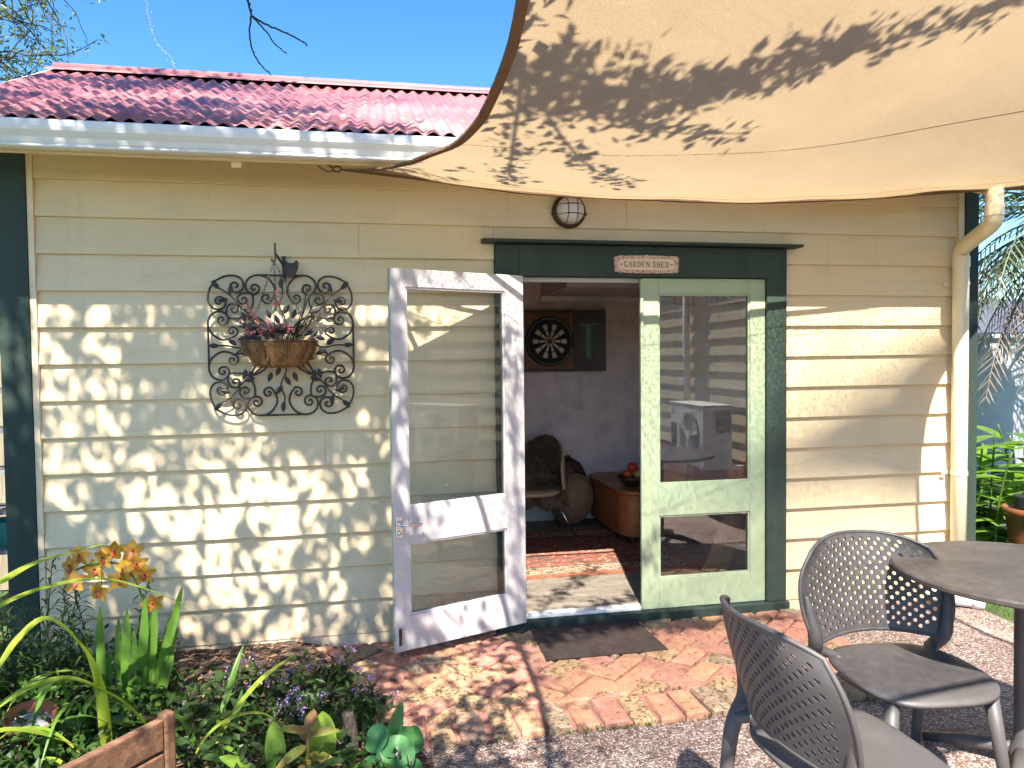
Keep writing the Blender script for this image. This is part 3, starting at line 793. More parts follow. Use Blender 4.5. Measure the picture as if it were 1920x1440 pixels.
def scroll2(c0, r0, r1, a0, turns, n=26):
    return [(c0[0] + lerp(r0, r1, i/n)*math.cos(a0 + turns*2*math.pi*i/n), c0[1] + lerp(r0, r1, i/n)*math.sin(a0 + turns*2*math.pi*i/n)) for i in range(n+1)]
for cx_, cz_, sg in ((sx0+.016, sz0+.016, 1), (sx1-.016, sz0+.016, -1), (sx0+.016, sz1-.016, -1), (sx1-.016, sz1-.016, 1), ((sx0+sx1)/2, sz0+.008, 1), ((sx0+sx1)/2, sz1-.008, 1)):
    MB().tube([(a, sy-0.009, b) for a, b in scroll2((cx_, cz_), .003, .014, 0, 1.6*sg)], 0.0022, 6).build('scroll', SGC, sign, smooth=True)
for zz in (sz0 + .0065, sz1 - .0065):
    for xa, xb in ((sx0 + .04, (sx0+sx1)/2 - .03), ((sx0+sx1)/2 + .03, sx1 - .04)):
        MB().tube([(lerp(xa, xb, i/16), sy-0.008, zz + .003*math.sin(i*0.9)) for i in range(17)], 0.0024, 6).build('scroll', SGC, sign, smooth=True)
# letters drawn as strokes: (x0,z0,x1,z1,width)
T_, t_ = 0.20, 0.10
LET = {
 'G': ('arc', (0.5, 0.5, 0.42, 0.5, 40, 320), [(0.62, 0.42, 1.0, 0.42, t_), (0.82, 0.05, 0.82, 0.42, T_)]),
 'A': [(0.05, 0, 0.5, 1, t_), (0.5, 1, 0.95, 0, T_), (0.25, 0.35, 0.75, 0.35, t_), (-.05, 0.02, .2, .02, t_), (.78, .02, 1.08, .02, t_)],
 'R': [(0.18, 0, 0.18, 1, T_), (0.18, 0.95, 0.6, 0.95, t_), (0.6, 0.95, 0.78, 0.74, T_), (0.78, .74, .58, .52, T_), (0.58, 0.52, 0.18, 0.52, t_), (0.45, 0.52, 0.98, 0, T_), (0, .02, .38, .02, t_)],
 'D': [(0.18, 0, 0.18, 1, T_), (0.02, 0.95, 0.5, 0.95, t_), (0.5, 0.95, 0.85, 0.68, T_), (0.85, .68, .85, .32, T_), (0.85, 0.32, 0.5, 0.05, T_), (0.5, 0.05, 0.02, 0.05, t_)],
 'E': [(0.18, 0, 0.18, 1, T_), (0.02, 0.95, 0.85, 0.95, t_), (0.18, 0.5, 0.65, 0.5, t_), (0.02, 0.05, 0.88, 0.05, t_), (.85, .95, .85, .78, t_), (.88, .05, .88, .24, t_)],
 'N': [(0.12, 0, 0.12, 1, t_), (0.12, 1, 0.88, 0, T_), (0.88, 0, 0.88, 1, t_), (-.05, .02, .3, .02, t_), (.72, .97, 1.05, .97, t_)],
 'S': [(0.85, 0.82, 0.6, 0.97, T_), (0.6, 0.97, 0.25, 0.85, T_), (0.25, 0.85, 0.28, 0.62, T_), (0.28, 0.62, 0.72, 0.42, T_), (0.72, 0.42, 0.76, 0.18, T_), (0.76, .18, .42, .03, T_), (0.42, 0.03, 0.15, 0.2, T_)],
 'H': [(0.15, 0, 0.15, 1, T_), (0.85, 0, 0.85, 1, T_), (0.15, 0.52, 0.85, 0.52, t_), (-.02, .02, .34, .02, t_), (.66, .02, 1.02, .02, t_), (-.02, .98, .34, .98, t_), (.66, .98, 1.02, .98, t_)]}
def letter(ch, x, z, wd, ht):
    L = LET[ch]
    if L[0] == 'arc':
        c0, c1, ra, rz, a0, a1 = L[1]; pts = [(c0 + ra*math.cos(R(lerp(a0, a1, i/12))), c1 + rz*math.sin(R(lerp(a0, a1, i/12)))) for i in range(13)]
        L = [(*pts[i], *pts[i+1], 0.18) for i in range(12)] + L[2]
    mb = MB(); yy = sy - 0.0088
    for n_, (a, b, c_, d, tw) in enumerate(L):
        p0 = Vector((x + a*wd, z + b*ht)); p1 = Vector((x + c_*wd, z + d*ht)); dd = (p1 - p0)
        if dd.length < 1e-6: continue
        nn = Vector((-dd.y, dd.x)).normalized() * tw * wd * 0.5; ee = dd.normalized() * tw * wd * 0.2
        q = [p0 - nn - ee, p1 - nn + ee, p1 + nn + ee, p0 + nn - ee]
        yj = yy - 0.00004*n_
        mb.prism([(w_.x, w_.y) for w_ in q], yj, yj - 0.001, 'y')
    mb.build('letter', SGT, sign)
xx = sx0 + 0.058
for ch in 'GARDEN SHED':
    if ch == ' ': xx += 0.012; continue
    letter(ch, xx, 2.092, 0.0215, 0.032); xx += 0.0272
for dx in (0.042, sx1 - sx0 - 0.044):
    MB().prism([(sx0+dx-.005, 2.108), (sx0+dx, 2.100), (sx0+dx+.005, 2.108), (sx0+dx, 2.116)], sy-.0088, sy-.0098, 'y').build('diamond', SGT, sign)

mat_ = thing('doormat', 'dark brown ribbed doormat lying below the door sill', 'doormat', (1.19, -0.27, 0))
MATM = M('brown coir and rubber', (0.062, 0.040, 0.032), (0.040, 0.026, 0.022), rough=0.85, bs=200, bstr=0.6)
MB().add([(.868,-.505,.002),(1.535,-.508,.002),(1.522,-.058,.002),(.882,-.055,.002),(.868,-.505,.013),(1.535,-.508,.013),(1.522,-.058,.013),(.882,-.055,.013)],
    [(3,2,1,0),(4,5,6,7),(0,1,5,4),(1,2,6,5),(2,3,7,6),(3,0,4,7)]).build('backing', MATM, mat_, bevel=0.003)
for i in range(22):
    v = (i + .5)/22; ya = lerp(-.497, -.066, v); xa = lerp(.877, .890, v); xb = lerp(1.526, 1.514, v)
    MB().prism([(ya-.007, .0125), (ya-.004, .0195), (ya+.004, .0195), (ya+.007, .0125)], xa, xb).build('rib', MATM, mat_)

# ================================================================ WROUGHT IRON SCREEN AND BASKET
scr = thing('iron_wall_screen', 'square black wrought iron scroll screen with leaves fixed on the weatherboards', 'wall art', (-0.460, -0.03, 1.65))
GX, GZ, GH, GY = -0.460, 1.650, 0.3875, -0.030
def spiral(c, r0, a_end, turns, n=14, r1=0.004):
    # from the eye outwards, finishing at angle a_end with radius r0
    return [(c[0] + lerp(r1, r0, i/n)*math.cos(a_end - turns*2*math.pi*(1 - i/n)), c[1] + lerp(r1, r0, i/n)*math.sin(a_end - turns*2*math.pi*(1 - i/n))) for i in range(n+1)]
def iron(pts, nm='scroll', rad=0.0058):
    P = catmull([(GX + x*GH, GY, GZ + z*GH) for x, z in pts], 3)
    MB().tube(P, rad, 6).build(nm, IRON, scr, smooth=True)
def ileaf(x, z, ang, L=0.125, W=0.052):
    b = Vector((GX + x*GH, GY - 0.006, GZ + z*GH)); d = Vector((math.cos(ang), 0, math.sin(ang))); s_ = Vector((-math.sin(ang), 0, math.cos(ang)))
    L *= GH*1.2; W *= GH*0.66; vs_ = []; prof = [(0, .12), (.2, .75), (.45, 1), (.7, .72), (.9, .25), (1, 0.02)]
    for u, k in prof:
        q = b + d*(u - .5)*L
        vs_ += [q - s_*W*k, q + Vector((0, -0.005, 0))*k, q + s_*W*k]
    fs = []
    for i in range(len(prof)-1):
        a = i*3; fs += [(a, a+1, a+4, a+3), (a+1, a+2, a+5, a+4)]
    MB().add(vs_, fs).build('iron_leaf', IRON, scr, solid=0.002)
# one quadrant's curves, in units of the half width
c_corner = spiral((0.60, 0.815), 0.105, R(175), -1.35) + [(0.515, 0.90), (0.60, 0.955), (0.74, 0.945), (0.875, 0.875)]
c_corner = c_corner + [(z, x) for x, z in reversed(c_corner)]
c_top = spiral((0.355, 0.785), 0.085, R(-75), 1.30) + [(0.445, 0.745), (0.468, 0.83), (0.42, 0.925), (0.30, 0.968), (0.17, 0.925), (0.085, 0.80), (0.095, 0.69), (0.15, 0.60)] + spiral((0.195, 0.655), 0.075, R(-110), -1.2)[::-1]
c_in = spiral((0.50, 0.63), 0.085, R(60), 1.25) + [(0.47, 0.725), (0.385, 0.70), (0.375, 0.58), (0.41, 0.47), (0.40, 0.36), (0.33, 0.24), (0.22, 0.12)]
c_s2 = spiral((0.20, 0.64), 0.06, R(100), 1.0) + [(0.26, 0.72), (0.34, 0.64), (0.385, 0.52), (0.37, 0.38), (0.28, 0.25)]
for sx_ in (-1, 1):
    for sz_ in (-1, 1):
        iron([(x*sx_, z*sz_) for x, z in c_corner])
        for c_ in (c_top, c_in):
            iron([(x*sx_, z*sz_) for x, z in c_]); iron([(z*sx_, x*sz_) for x, z in c_])
        iron([(0.10*sx_, 0.10*sz_), (0.32*sx_, 0.34*sz_), (0.52*sx_, 0.50*sz_), (0.66*sx_, 0.68*sz_), (0.84*sx_, 0.80*sz_)], 'stem', 0.0045)
        for x, z, a in ((0.86, 0.83, 45), (0.66, 0.77, 100), (0.77, 0.62, -10), (0.44, 0.47, 20), (0.50, 0.40, 75), (0.42, 0.62-.2, 100), (0.17, 0.44, 70), (0.36, 0.17, 20), (0.52, 0.10, -25)):
            aa = R(a); ileaf(x*sx_, z*sz_, math.atan2(math.sin(aa)*sz_, math.cos(aa)*sx_))
for sg in (-1, 1):
    iron([(-0.30, 0.966*sg), (0.30, 0.966*sg)], 'bar'); iron([(0.966*sg, -0.30), (0.966*sg, 0.30)], 'bar')
    iron([(0, 0.15*sg), (0.05, 0.35*sg), (-0.03, 0.55*sg), (0.02, 0.72*sg), (0.0, 0.90*sg)], 'stem', 0.0045)
    iron([(0.15*sg, 0), (0.35*sg, 0.05), (0.55*sg, -0.03), (0.72*sg, 0.0), (0.92*sg, 0.0)], 'stem', 0.0045)
    for x, z, a in ((0.0, 0.86, 92), (-0.05, 0.62, 125), (0.07, 0.50, 60), (-0.06, 0.36, 115)): ileaf(x, z*sg, R(a)*sg)
    for x, z, a in ((0.90, 0.0, 0), (0.66, 0.05, 35), (0.56, -0.09, -30)): ileaf(x*sg, z, R(a) if sg > 0 else math.pi - R(a))
for a in range(16):
    pass
iron([(0.22*math.cos(2*math.pi*i/16), 0.22*math.sin(2*math.pi*i/16)) for i in range(17)], 'centre_ring')
for sx_ in (-.8, .8):
    for sz_ in (-.5, .5):
        MB().tube([(GX + sx_*GH, GY, GZ + sz_*GH), (GX + sx_*GH, 0.004, GZ + sz_*GH)], 0.005, 6).build('fixing', IRON, scr)

hb = thing('basket_bracket', 'black iron hanging bracket with a cut-out ornament above the scroll screen', 'bracket', (-0.445, 0, 2.10))
tip = (-0.462, -0.235, 2.115)
MB().box(-0.455, -0.435, -0.006, 0.002, 1.99, 2.13).build('back_plate', IRON, hb)
MB().tube([(-0.445, -0.005, 2.075), tip], 0.006, 8).build('arm', IRON, hb, smooth=True)
MB().tube(catmull([(tip[0], tip[1], 2.165), (tip[0], tip[1]-.004, 2.12), (tip[0], tip[1]-.004, 2.085), (tip[0]-.012, tip[1], 2.072), (tip[0]-.02, tip[1], 2.085)], 5), 0.0055, 8).build('hook', IRON, hb, smooth=True)
orn = [(-.04,.035),(-.03,.05),(-.012,.034),(.012,.034),(.03,.05),(.042,.035),(.036,.0),(.022,-.03),(.012,-.045),(-.012,-.045),(-.022,-.03),(-.034,.0)]
MB().prism([(-0.405 + a, 2.055 + b) for a, b in orn], -0.05, -0.056, 'y').build('ornament', IRON, hb, bevel=0.001)

bk = thing('hanging_basket', 'coir lined hanging basket of pink flowering succulents in front of the iron screen', 'hanging basket', (-0.475, -0.235, 1.53))
COIR = woodM('coconut coir liner', (0.17, 0.085, 0.032), (0.40, 0.225, 0.095), 4, (7, 7, 1.2), 0.95, (0.06, 0.032, 0.015))
bx_, by_, bz_ = -0.452, -0.205, 1.535
rk = random.Random(3)
def basket_pt(u, v):
    a = 2*math.pi*u; r_ = lerp(0.09, 0.182, v**0.55) if v > 0 else 0.05
    r_ *= 1 + 0.03*math.sin(a*14) + 0.025*mnoise.noise(Vector((math.cos(a)*3, math.sin(a)*3, v*4)))
    return (bx_ + r_*math.cos(a), by_ + r_*math.sin(a), bz_ + v*0.135 + 0.006*mnoise.noise(Vector((math.cos(a)*5, math.sin(a)*5, 2))))
MB().grid(basket_pt, 84, 8).add([(bx_ + .088*math.cos(a), by_ + .088*math.sin(a), bz_ + .002) for a in [2*math.pi*i/20 for i in range(20)]], [tuple(range(20))]).build('coir_liner', COIR, bk, smooth=True, solid=0.008, fix=False)
mbf = MB()
for i in range(420):
    u = rk.random(); v = rk.uniform(0.05, 1.0); q = Vector(basket_pt(u, v)); a = 2*math.pi*u
    d = Vector((math.cos(a)*.6 + rk.uniform(-.6,.6), math.sin(a)*.6 + rk.uniform(-.6,.6), rk.uniform(-.8,.5)))
    mbf.tube([q, q + d*0.018, q + d*0.03 + Vector((0,0,-.012))], 0.0009, 3, cap=False)
mbf.build('coir_fibres', COIR, bk, kind='stuff', fix=False)
MB().lathe([(0.170, 0.122), (0.10, 0.130), (0.0, 0.135)], (bx_, by_, bz_), 20).build('potting_soil', SOIL, bk)
MB().tube([(bx_ + .187*math.cos(a), by_ + .187*math.sin(a), bz_ + .128) for a in [2*math.pi*i/40 for i in range(41)]], 0.0035, 6, cap=False).build('wire_rim', IRON, bk, smooth=True)
for i in range(10):
    a = 2*math.pi*i/10
    MB().tube([(bx_ + lerp(.192, .10, t_**1.5)*math.cos(a), by_ + lerp(.192, .10, t_**1.5)*math.sin(a), bz_ + .128*(1-t_) - .004) for t_ in (0, .3, .6, .85, 1)], 0.0022, 5).build('wire', IRON, bk)
hk = Vector((tip[0]-.006, tip[1], 2.075))
for a in (R(100), R(220), R(340)):
    e = Vector((bx_ + .187*math.cos(a), by_ + .187*math.sin(a), bz_ + .13)); nL = 22; mb = MB()
    for i in range(nL):
        c_ = hk.lerp(e, (i+.5)/nL); d = (e - hk).normalized(); s_ = d.orthogonal().normalized()
        if i % 2: s_ = d.cross(s_)
        ll = (e - hk).length/nL*0.72
        mb.tube([c_ + d*ll*math.cos(b)*1.0 + s_*0.005*math.sin(b) for b in [2*math.pi*j/8 for j in range(9)]], 0.0012, 4, cap=False)
    mb.build('chain', IRON, bk)
SUC = leafM('grey purple succulent', (0.17, 0.19, 0.19), (0.13, 0.09, 0.12), (0.27, 0.29, 0.28), 14, 0.1)
SUC2 = leafM('brown green foliage', (0.09, 0.075, 0.04), (0.045, 0.045, 0.022), None, 14, 0.2)
PINK = leafM('pink petals', (0.72, 0.22, 0.30), (0.55, 0.10, 0.17), (0.8, 0.45, 0.48), 20, 0.3)
for j in range(9):
    cx_, cy_ = bx_ + rk.uniform(-.15, .06), by_ + rk.uniform(-.15, .10); cz = bz_ + rk.uniform(.13, .19); mb = MB()
    for ring, (nl, L, el) in enumerate(((9, .058, 12), (8, .048, 40), (5, .034, 65))):
        for i in range(nl):
            a = 2*math.pi*(i + ring*.5)/nl; d = Vector((math.cos(a)*math.cos(R(el)), math.sin(a)*math.cos(R(el)), math.sin(R(el))))
            oval_leaf(mb, (cx_, cy_, cz), d, (0, 0, 1), L, .024, -0.15, 5, fold=.4)
    mb.build('succulent_rosette', SUC, bk, smooth=True, solid=0.003, fix=False)
mb = MB()
for j in range(150):
    a = rk.uniform(0, 2*math.pi); r_ = rk.uniform(.05, .2); q = Vector((bx_ + r_*math.cos(a)*.95, by_ + r_*math.sin(a)*.95, bz_ + rk.uniform(.12, .19)))
    speck_leaf(mb, q, rvec(rk) + Vector((math.cos(a)*.6, math.sin(a)*.6, .2)), rvec(rk), rk.uniform(.02, .05), rk.uniform(.008, .016))
mb.build('filler_foliage', SUC2, bk, kind='stuff', fix=False)
for j, (dx, dy, h) in enumerate(((-.13, -.1, .33), (-.10, -.06, .27), (.0, -.1, .37), (-.04, -.12, .24), (.03, -.14, .22), (-.16, -.08, .23), (.06, -.12, .20), (-.02, -.15, .20), (-.07, -.15, .19), (-.13, -.13, .19))):
    p0 = Vector((bx_ + dx*.6, by_ + dy*.6, bz_ + .13)); p1 = Vector((bx_ + dx*1.1, by_ + dy*1.1, bz_ + h)); mb = MB()
    st = MB().tube([p0, p0.lerp(p1, .5) + Vector((rk.uniform(-.02,.02), 0, 0)), p1], 0.002, 5).build('flower_stem', SUC2, bk)
    for i in range(14):
        q = p0.lerp(p1, rk.uniform(.55, 1.02)) + rvec(rk)*.008
        oval_leaf(mb, q, rvec(rk) + Vector((0, -.4, .2)), rvec(rk), rk.uniform(.014, .024), .011, .1, 3)
    mb.build('flower_spike', PINK, bk, fix=False)
for j in range(9):
    a = rk.uniform(-.3, 1.2); p0 = Vector((bx_ + .06, by_ - .03, bz_ + .13)); mb = MB()
    strap(mb, [p0, p0 + Vector((.07*math.cos(a)+.02, rk.uniform(-.08,.02), .10)), p0 + Vector((.14*math.cos(a)+.03, rk.uniform(-.1,.03), .13 + .16*math.sin(a)))], .010, .3, 4)
    mb.build('leaf', SUC2, bk, fix=False)
# ================================================================ CHAIRS AND TABLE
def make_chair(label):
    root = thing('patio_chair', label, 'chair', (0, 0, 0), 'moulded patio chairs')
    # faces +x; back surface: u across (-1..1), v up (0..1)
    z0, H = 0.500, 0.365
    def back(u, v):
        au = abs(u)
        h = H * (1 - 0.13 * au**3.0) ; lowc = 0.022 * au**2
        w_ = 0.262 + 0.036 * math.sin(math.pi * min(1, v*0.95 + 0.12)) - 0.030*(1-v)**2
        if v > 0.62: w_ *= math.sqrt(max(0.0, 1 - ((v - 0.62)/0.38)**2.6 * 0.24))
        z = z0 - lowc + v * (h + lowc)
        x = -0.215 - 0.105*v**1.15 + 0.105 * (u*u) * (0.75 + 0.25*v)
        return Vector((x, u * w_, z))
    NU, NV = 13, 18
    mb = MB(); n8 = 8
    du, dv = 2.0/ (NU + 1.6), 1.0/(NV + 1.8)
    # solid border drawn as strips, perforated cells inside, rows staggered by half a cell
    cells = []
    u0, v0 = -1 + 0.8*du, 0.9*dv
    TH = 0.0042
    def surf(u, v, sd_):
        e = 1e-3
        n_ = (back(min(1, u+e), v) - back(max(-1, u-e), v)).cross(back(u, min(1, v+e)) - back(u, max(0, v-e))).normalized()
        return back(u, v) + n_*TH*sd_
    def patch(ua, ub, va, vb, nu=1, nv=1):
        mb.grid(lambda a, b: surf(lerp(ub, ua, a), lerp(va, vb, b), -1), nu, nv); mb.grid(lambda a, b: surf(lerp(ua, ub, a), lerp(va, vb, b), 1), nu, nv)
    patch(-1, 1, 0, v0, 40, 1); patch(-1, 1, 1 - v0, 1, 40, 2)
    for j in range(NV):
        va, vb = v0 + j*dv, v0 + (j+1)*dv
        st = 0.5*du if j % 2 else 0.0
        k = NU - (1 if j % 2 else 0)
        patch(-1, u0 + st, va, vb, 2); patch(u0 + st + k*du, 1, va, vb, 2)
        for i in range(k):
            ua, ub = u0 + st + i*du, u0 + st + (i+1)*du
            uc, vc = (ua+ub)/2, (va+vb)/2
            edge = (j >= NV-1 and abs(uc) > 0.72) or (j == 0 and abs(uc) > 0.74) or (j >= NV-3 and abs(uc) > 0.86)
            if edge: patch(ua, ub, va, vb); continue
            out = [(ua,va),(uc,va),(ub,va),(ub,vc),(ub,vb),(uc,vb),(ua,vb),(ua,vc)]
            inn = [(uc + du*0.205*math.cos(R(a)), vc + dv*0.42*math.sin(R(a))) for a in (225, 270, 315, 0, 45, 90, 135, 180)]
            vs_ = []
            for sd_ in (-1, 1): vs_ += [surf(*q, sd_) for q in out] + [surf(*q, sd_) for q in inn]
            mb.add(vs_, [(8 + q, 8 + (q+1) % 8, (q+1) % 8, q) for q in range(8)] + [(16 + q, 16 + (q+1) % 8, 24 + (q+1) % 8, 24 + q) for q in range(8)] + [(24 + q, 24 + (q+1) % 8, 8 + (q+1) % 8, 8 + q) for q in range(8)])
    o = mb.build('backrest', PLASTIC, root, smooth=True, sharp=38, recalc=False)
    rim = [back(-1, v/16) for v in range(17)] + [back(lerp(-1, 1, i/24), 1) for i in range(1, 24)] + [back(1, 1 - v/16) for v in range(17)] + [back(lerp(1, -1, i/24), 0) for i in range(1, 25)]
    MB().tube(rim, 0.0075, 8, cap=False).build('back_rim', PLASTIC, root, smooth=True)
    # seat: rounded square, dished
    def sq(a, k):
        c_, s_ = math.cos(a), math.sin(a)
        x = 0.225*math.copysign(abs(c_)**0.62, c_)*k; y = (0.232 - 0.020*(1 if c_ < 0 else 0)*abs(c_))*math.copysign(abs(s_)**0.62, s_)*k
        return x + 0.01, y
    vs_ = []; fs = []; NR, NA = 9, 48
    for layer in (0, 1):
        for r_ in range(NR + 1):
            k = r_/NR
            for a in range(NA):
                x, y = sq(2*math.pi*a/NA, max(k, 0.001)); z = 0.436 + 0.016*k**2 - 0.020*max(0, x/0.235)**3 - (0.012*k**8 if layer == 0 else 0)
                vs_.append((x, y, z - (0.026 if layer else 0)))
    for layer in (0, 1):
        b = layer*(NR+1)*NA
        for r_ in range(NR):
            for a in range(NA):
                fs.append((b+r_*NA+a, b+r_*NA+(a+1) % NA, b+(r_+1)*NA+(a+1) % NA, b+(r_+1)*NA+a))
    b0, b1 = NR*NA, (2*NR+1)*NA
    for a in range(NA): fs.append((b0+a, b0+(a+1) % NA, b1+(a+1) % NA, b1+a))
    MB().add(vs_, fs).build('seat', PLASTIC, root, smooth=True)
    for s_ in (-1, 1):
        # front legs
        MB().tube([(0.175, 0.165*s_, 0.425), (0.20, 0.185*s_, 0.22), (0.225, 0.205*s_, -0.0)], [0.024, 0.020, 0.015], 12).build('leg', PLASTIC, root, smooth=True)
        # rear legs running up as the back's uprights
        P = catmull([(-0.265, 0.215*s_, 0.0), (-0.235, 0.212*s_, 0.22), (-0.205, 0.222*s_, 0.40), (-0.150, 0.243*s_, 0.49), (-0.155, 0.258*s_, 0.58), (-0.175, 0.268*s_, 0.66)], 5)
        n = len(P); MB().tube(P, [lerp(0.016, 0.026, min(1, i/(n*.5))) if i < n*.6 else lerp(0.026, 0.008, (i - n*.6)/(n*.4)) for i in range(n)], 12).build('leg', PLASTIC, root, smooth=True)
        MB().tube(catmull([(-0.195, 0.222*s_, 0.43), (-0.16, 0.20*s_, 0.44), (-0.10, 0.175*s_, 0.438)], 4), [0.022, 0.022, 0.022, 0.021, 0.02, 0.018, 0.016, 0.012, 0.008], 10).build('seat_bracket', PLASTIC, root, smooth=True)
    return root
ch1 = make_chair('charcoal perforated plastic chair beside the shed door, facing the viewer, partly behind the table')
ch1.location = (1.927, -1.803, -0.03); ch1.rotation_euler = (0, 0, R(-95)); ch1.scale = (1.08, 1.09, 1.0)
ch2 = copy_tree(ch1)
ch2['label'] = 'closest charcoal perforated plastic chair, seen from behind and cut off by the picture edge'
ch2.location = (1.355, -2.24, -0.03); ch2.rotation_euler = (0, 0, R(1))

tb = thing('round_table', 'round charcoal pedestal table standing among the patio chairs', 'table', (2.44, -1.80, -0.03))
tx, ty, tz = 2.44, -1.80, 0.742
MB().lathe([(0.0, tz), (0.438, tz), (0.452, tz - 0.003), (0.458, tz - 0.010), (0.458, tz - 0.022), (0.450, tz - 0.028), (0.0, tz - 0.028)], (tx, ty, 0), 72).build('tabletop', TABLEM, tb, smooth=False, bevel=0.0)
MB().lathe([(0.0, tz-.03), (0.12, tz-.03), (0.10, tz-.045), (0.035, tz-.06), (0.032, 0.08), (0.05, 0.05), (0.05, 0.02)], (tx, ty, 0), 24).build('pedestal', PLASTIC, tb, smooth=True)
for i in range(4):
    a = R(40 + 90*i)
    MB().tube([(tx, ty, 0.045), (tx + .2*math.cos(a), ty + .2*math.sin(a), 0.02), (tx + .34*math.cos(a), ty + .34*math.sin(a), -0.012)], [.028, .024, .018], 10).build('foot', PLASTIC, tb, smooth=True)

# white drain pipe end by the shed corner
dr = thing('drain_pipe', 'short white plastic drain pipe lying by the foot of the downpipe', 'pipe', (3.72, -0.16, 0.0))
prof = [(3.50, -0.075, 0.03), (3.62, -0.155, 0.025), (3.74, -0.235, 0.02)]
MB().tube(prof, 0.048, 20, cap=False).build('pipe', WHITE, dr, smooth=True, solid=0.006)
MB().tube([Vector(prof[1]).lerp(Vector(prof[2]), .55), Vector(prof[2])], 0.055, 20, cap=False).build('socket', WHITE, dr, smooth=True, solid=0.004)

# ================================================================ INSIDE THE SHED
FZ = 0.064
def rugM():
    mt, t, out = nodes('persian rug'); co = coord(t)
    sp = t.nodes.new('ShaderNodeSeparateXYZ'); t.links.new(co, sp.inputs[0])
    # distance to the nearest edge (rug is 1.75 x 1.35, origin at its centre)
    ex = math_(t, 'SUBTRACT', 0.90, math_(t, 'ABSOLUTE', sp.outputs[0])); ey = math_(t, 'SUBTRACT', 0.66, math_(t, 'ABSOLUTE', sp.outputs[1]))
    e = math_(t, 'MINIMUM', ex, ey)
    v = t.nodes.new('ShaderNodeTexVoronoi'); v.inputs['Scale'].default_value = 17; t.links.new(co, v.inputs[0])
    v2 = t.nodes.new('ShaderNodeTexVoronoi'); v2.inputs['Scale'].default_value = 34; v2.feature = 'F1'; t.links.new(co, v2.inputs[0])
    n1 = noise(t, co, 26, 4, 0.7)
    flo = ramp(t, v.outputs['Distance'], [(0.16, (0.66, 0.52, 0.37)), (0.26, (0.30, 0.065, 0.05)), (0.50, (0.40, 0.085, 0.06)), (0.62, (0.13, 0.06, 0.05))])
    bor = ramp(t, v2.outputs['Distance'], [(0.20, (0.30, 0.07, 0.05)), (0.34, (0.62, 0.50, 0.36)), (0.55, (0.55, 0.42, 0.30)), (0.66, (0.10, 0.05, 0.045))])
    m1 = ramp(t, e, [(0.24, (1, 1, 1)), (0.245, (0, 0, 0))]); f = mixc(t, m1, flo, bor)
    red = ramp(t, e, [(0.055, (1, 1, 1)), (0.06, (0, 0, 0))]); f = mixc(t, red, f, (0.44, 0.12, 0.055))
    ln = ramp(t, e, [(0.225, (0, 0, 0)), (0.23, (1, 1, 1)), (0.245, (1, 1, 1)), (0.25, (0, 0, 0))]); f = mixc(t, ln, f, (0.14, 0.045, 0.035))
    f = mixc(t, 0.35, f, ramp(t, n1, [(0.3, (0.12, 0.05, 0.04)), (0.7, (0.6, 0.42, 0.3))]))
    prin(t, out, f, 0.95, 0, 0.1, bump(t, noise(t, co, 400, 2), 0.5, 0.004)); return mt
rug = thing('persian_rug', 'red and cream patterned rug on the shed floorboards', 'rug', (1.40, 1.36, FZ))
MB().box(0.50, 2.30, 0.70, 2.02, FZ + .0008, FZ + .010).build('pile', rugM(), rug)
FRG = M('cream rug fringe', (0.55, 0.46, 0.36), rough=0.95)
mb = MB(); rr = random.Random(8)
for xe, sg in ((0.50, -1), (2.30, 1)):
    for i in range(110):
        yy = 0.705 + i*0.01195
        mb.tube([(xe, yy, FZ+.005), (xe + sg*.02, yy + rr.uniform(-.003,.003), FZ+.004), (xe + sg*.042, yy + rr.uniform(-.006,.006), FZ+.002)], 0.0015, 3)
mb.build('fringe', FRG, rug, kind='stuff', fix=False)

ct = thing('coffee_table', 'low orange brown timber coffee table with curved corners standing on the rug', 'table', (2.3, 1.72, FZ))
def rrect(x0, x1, y0, y1, r_, n=8):
    P = []
    for cx_, cy_, a0 in ((x1-r_, y1-r_, 0), (x0+r_, y1-r_, 90), (x0+r_, y0+r_, 180), (x1-r_, y0+r_, 270)):
        P += [(cx_ + r_*math.cos(R(a0 + 90*i/n)), cy_ + r_*math.sin(R(a0 + 90*i/n))) for i in range(n+1)]
    return P
MB().prism(rrect(1.955, 2.80, 1.38, 2.40, .15), 0.125, 0.470, 'z').build('body', TABLEW, ct, bevel=0.02)
MB().prism(rrect(1.94, 2.815, 1.365, 2.415, .16), 0.471, 0.498, 'z').build('table_top', TABLEW, ct, bevel=0.008)
MB().box(2.22, 2.68, 1.365, 1.3785, 0.22, 0.42).build('drawer', TABLEW, ct, bevel=0.004)
for xx, yy in ((2.06, 1.47), (2.69, 1.47), (2.06, 2.30), (2.69, 2.30)):
    MB().tube([(xx, yy, 0.13), (xx, yy, 0.09), (xx, yy, FZ + .010)], [.03, .035, .022], 10).build('foot', DARKW, ct, smooth=True)
fb = thing('fruit_bowl', 'dark bowl with red and yellow fruit on the coffee table', 'bowl', (2.13, 1.66, 0.499))
MB().lathe([(0.0, .460), (.06, .460), (.065, .47), (.10, .50), (.13, .54), (.126, .542), (.09, .505), (0.0, .478)], (2.13, 1.66, 0.04), 24).build('bowl', DARKW, fb, smooth=True)
FRU = [M('red fruit', (0.55, 0.07, 0.04), rough=0.35), M('yellow fruit', (0.55, 0.36, 0.08), rough=0.4)]
for i, (dx, dy, dz, r_) in enumerate(((-.05, -.03, .56, .042), (.03, -.05, .56, .04), (.06, .03, .555, .04), (-.02, .05, .555, .04), (.0, -.005, .615, .045))):
    MB().ball((2.13+dx, 1.66+dy, dz+.04), r_, r_, r_*.92, 14, 10).build('fruit', FRU[0 if i in (0, 4, 2) else 1], fb, smooth=True)

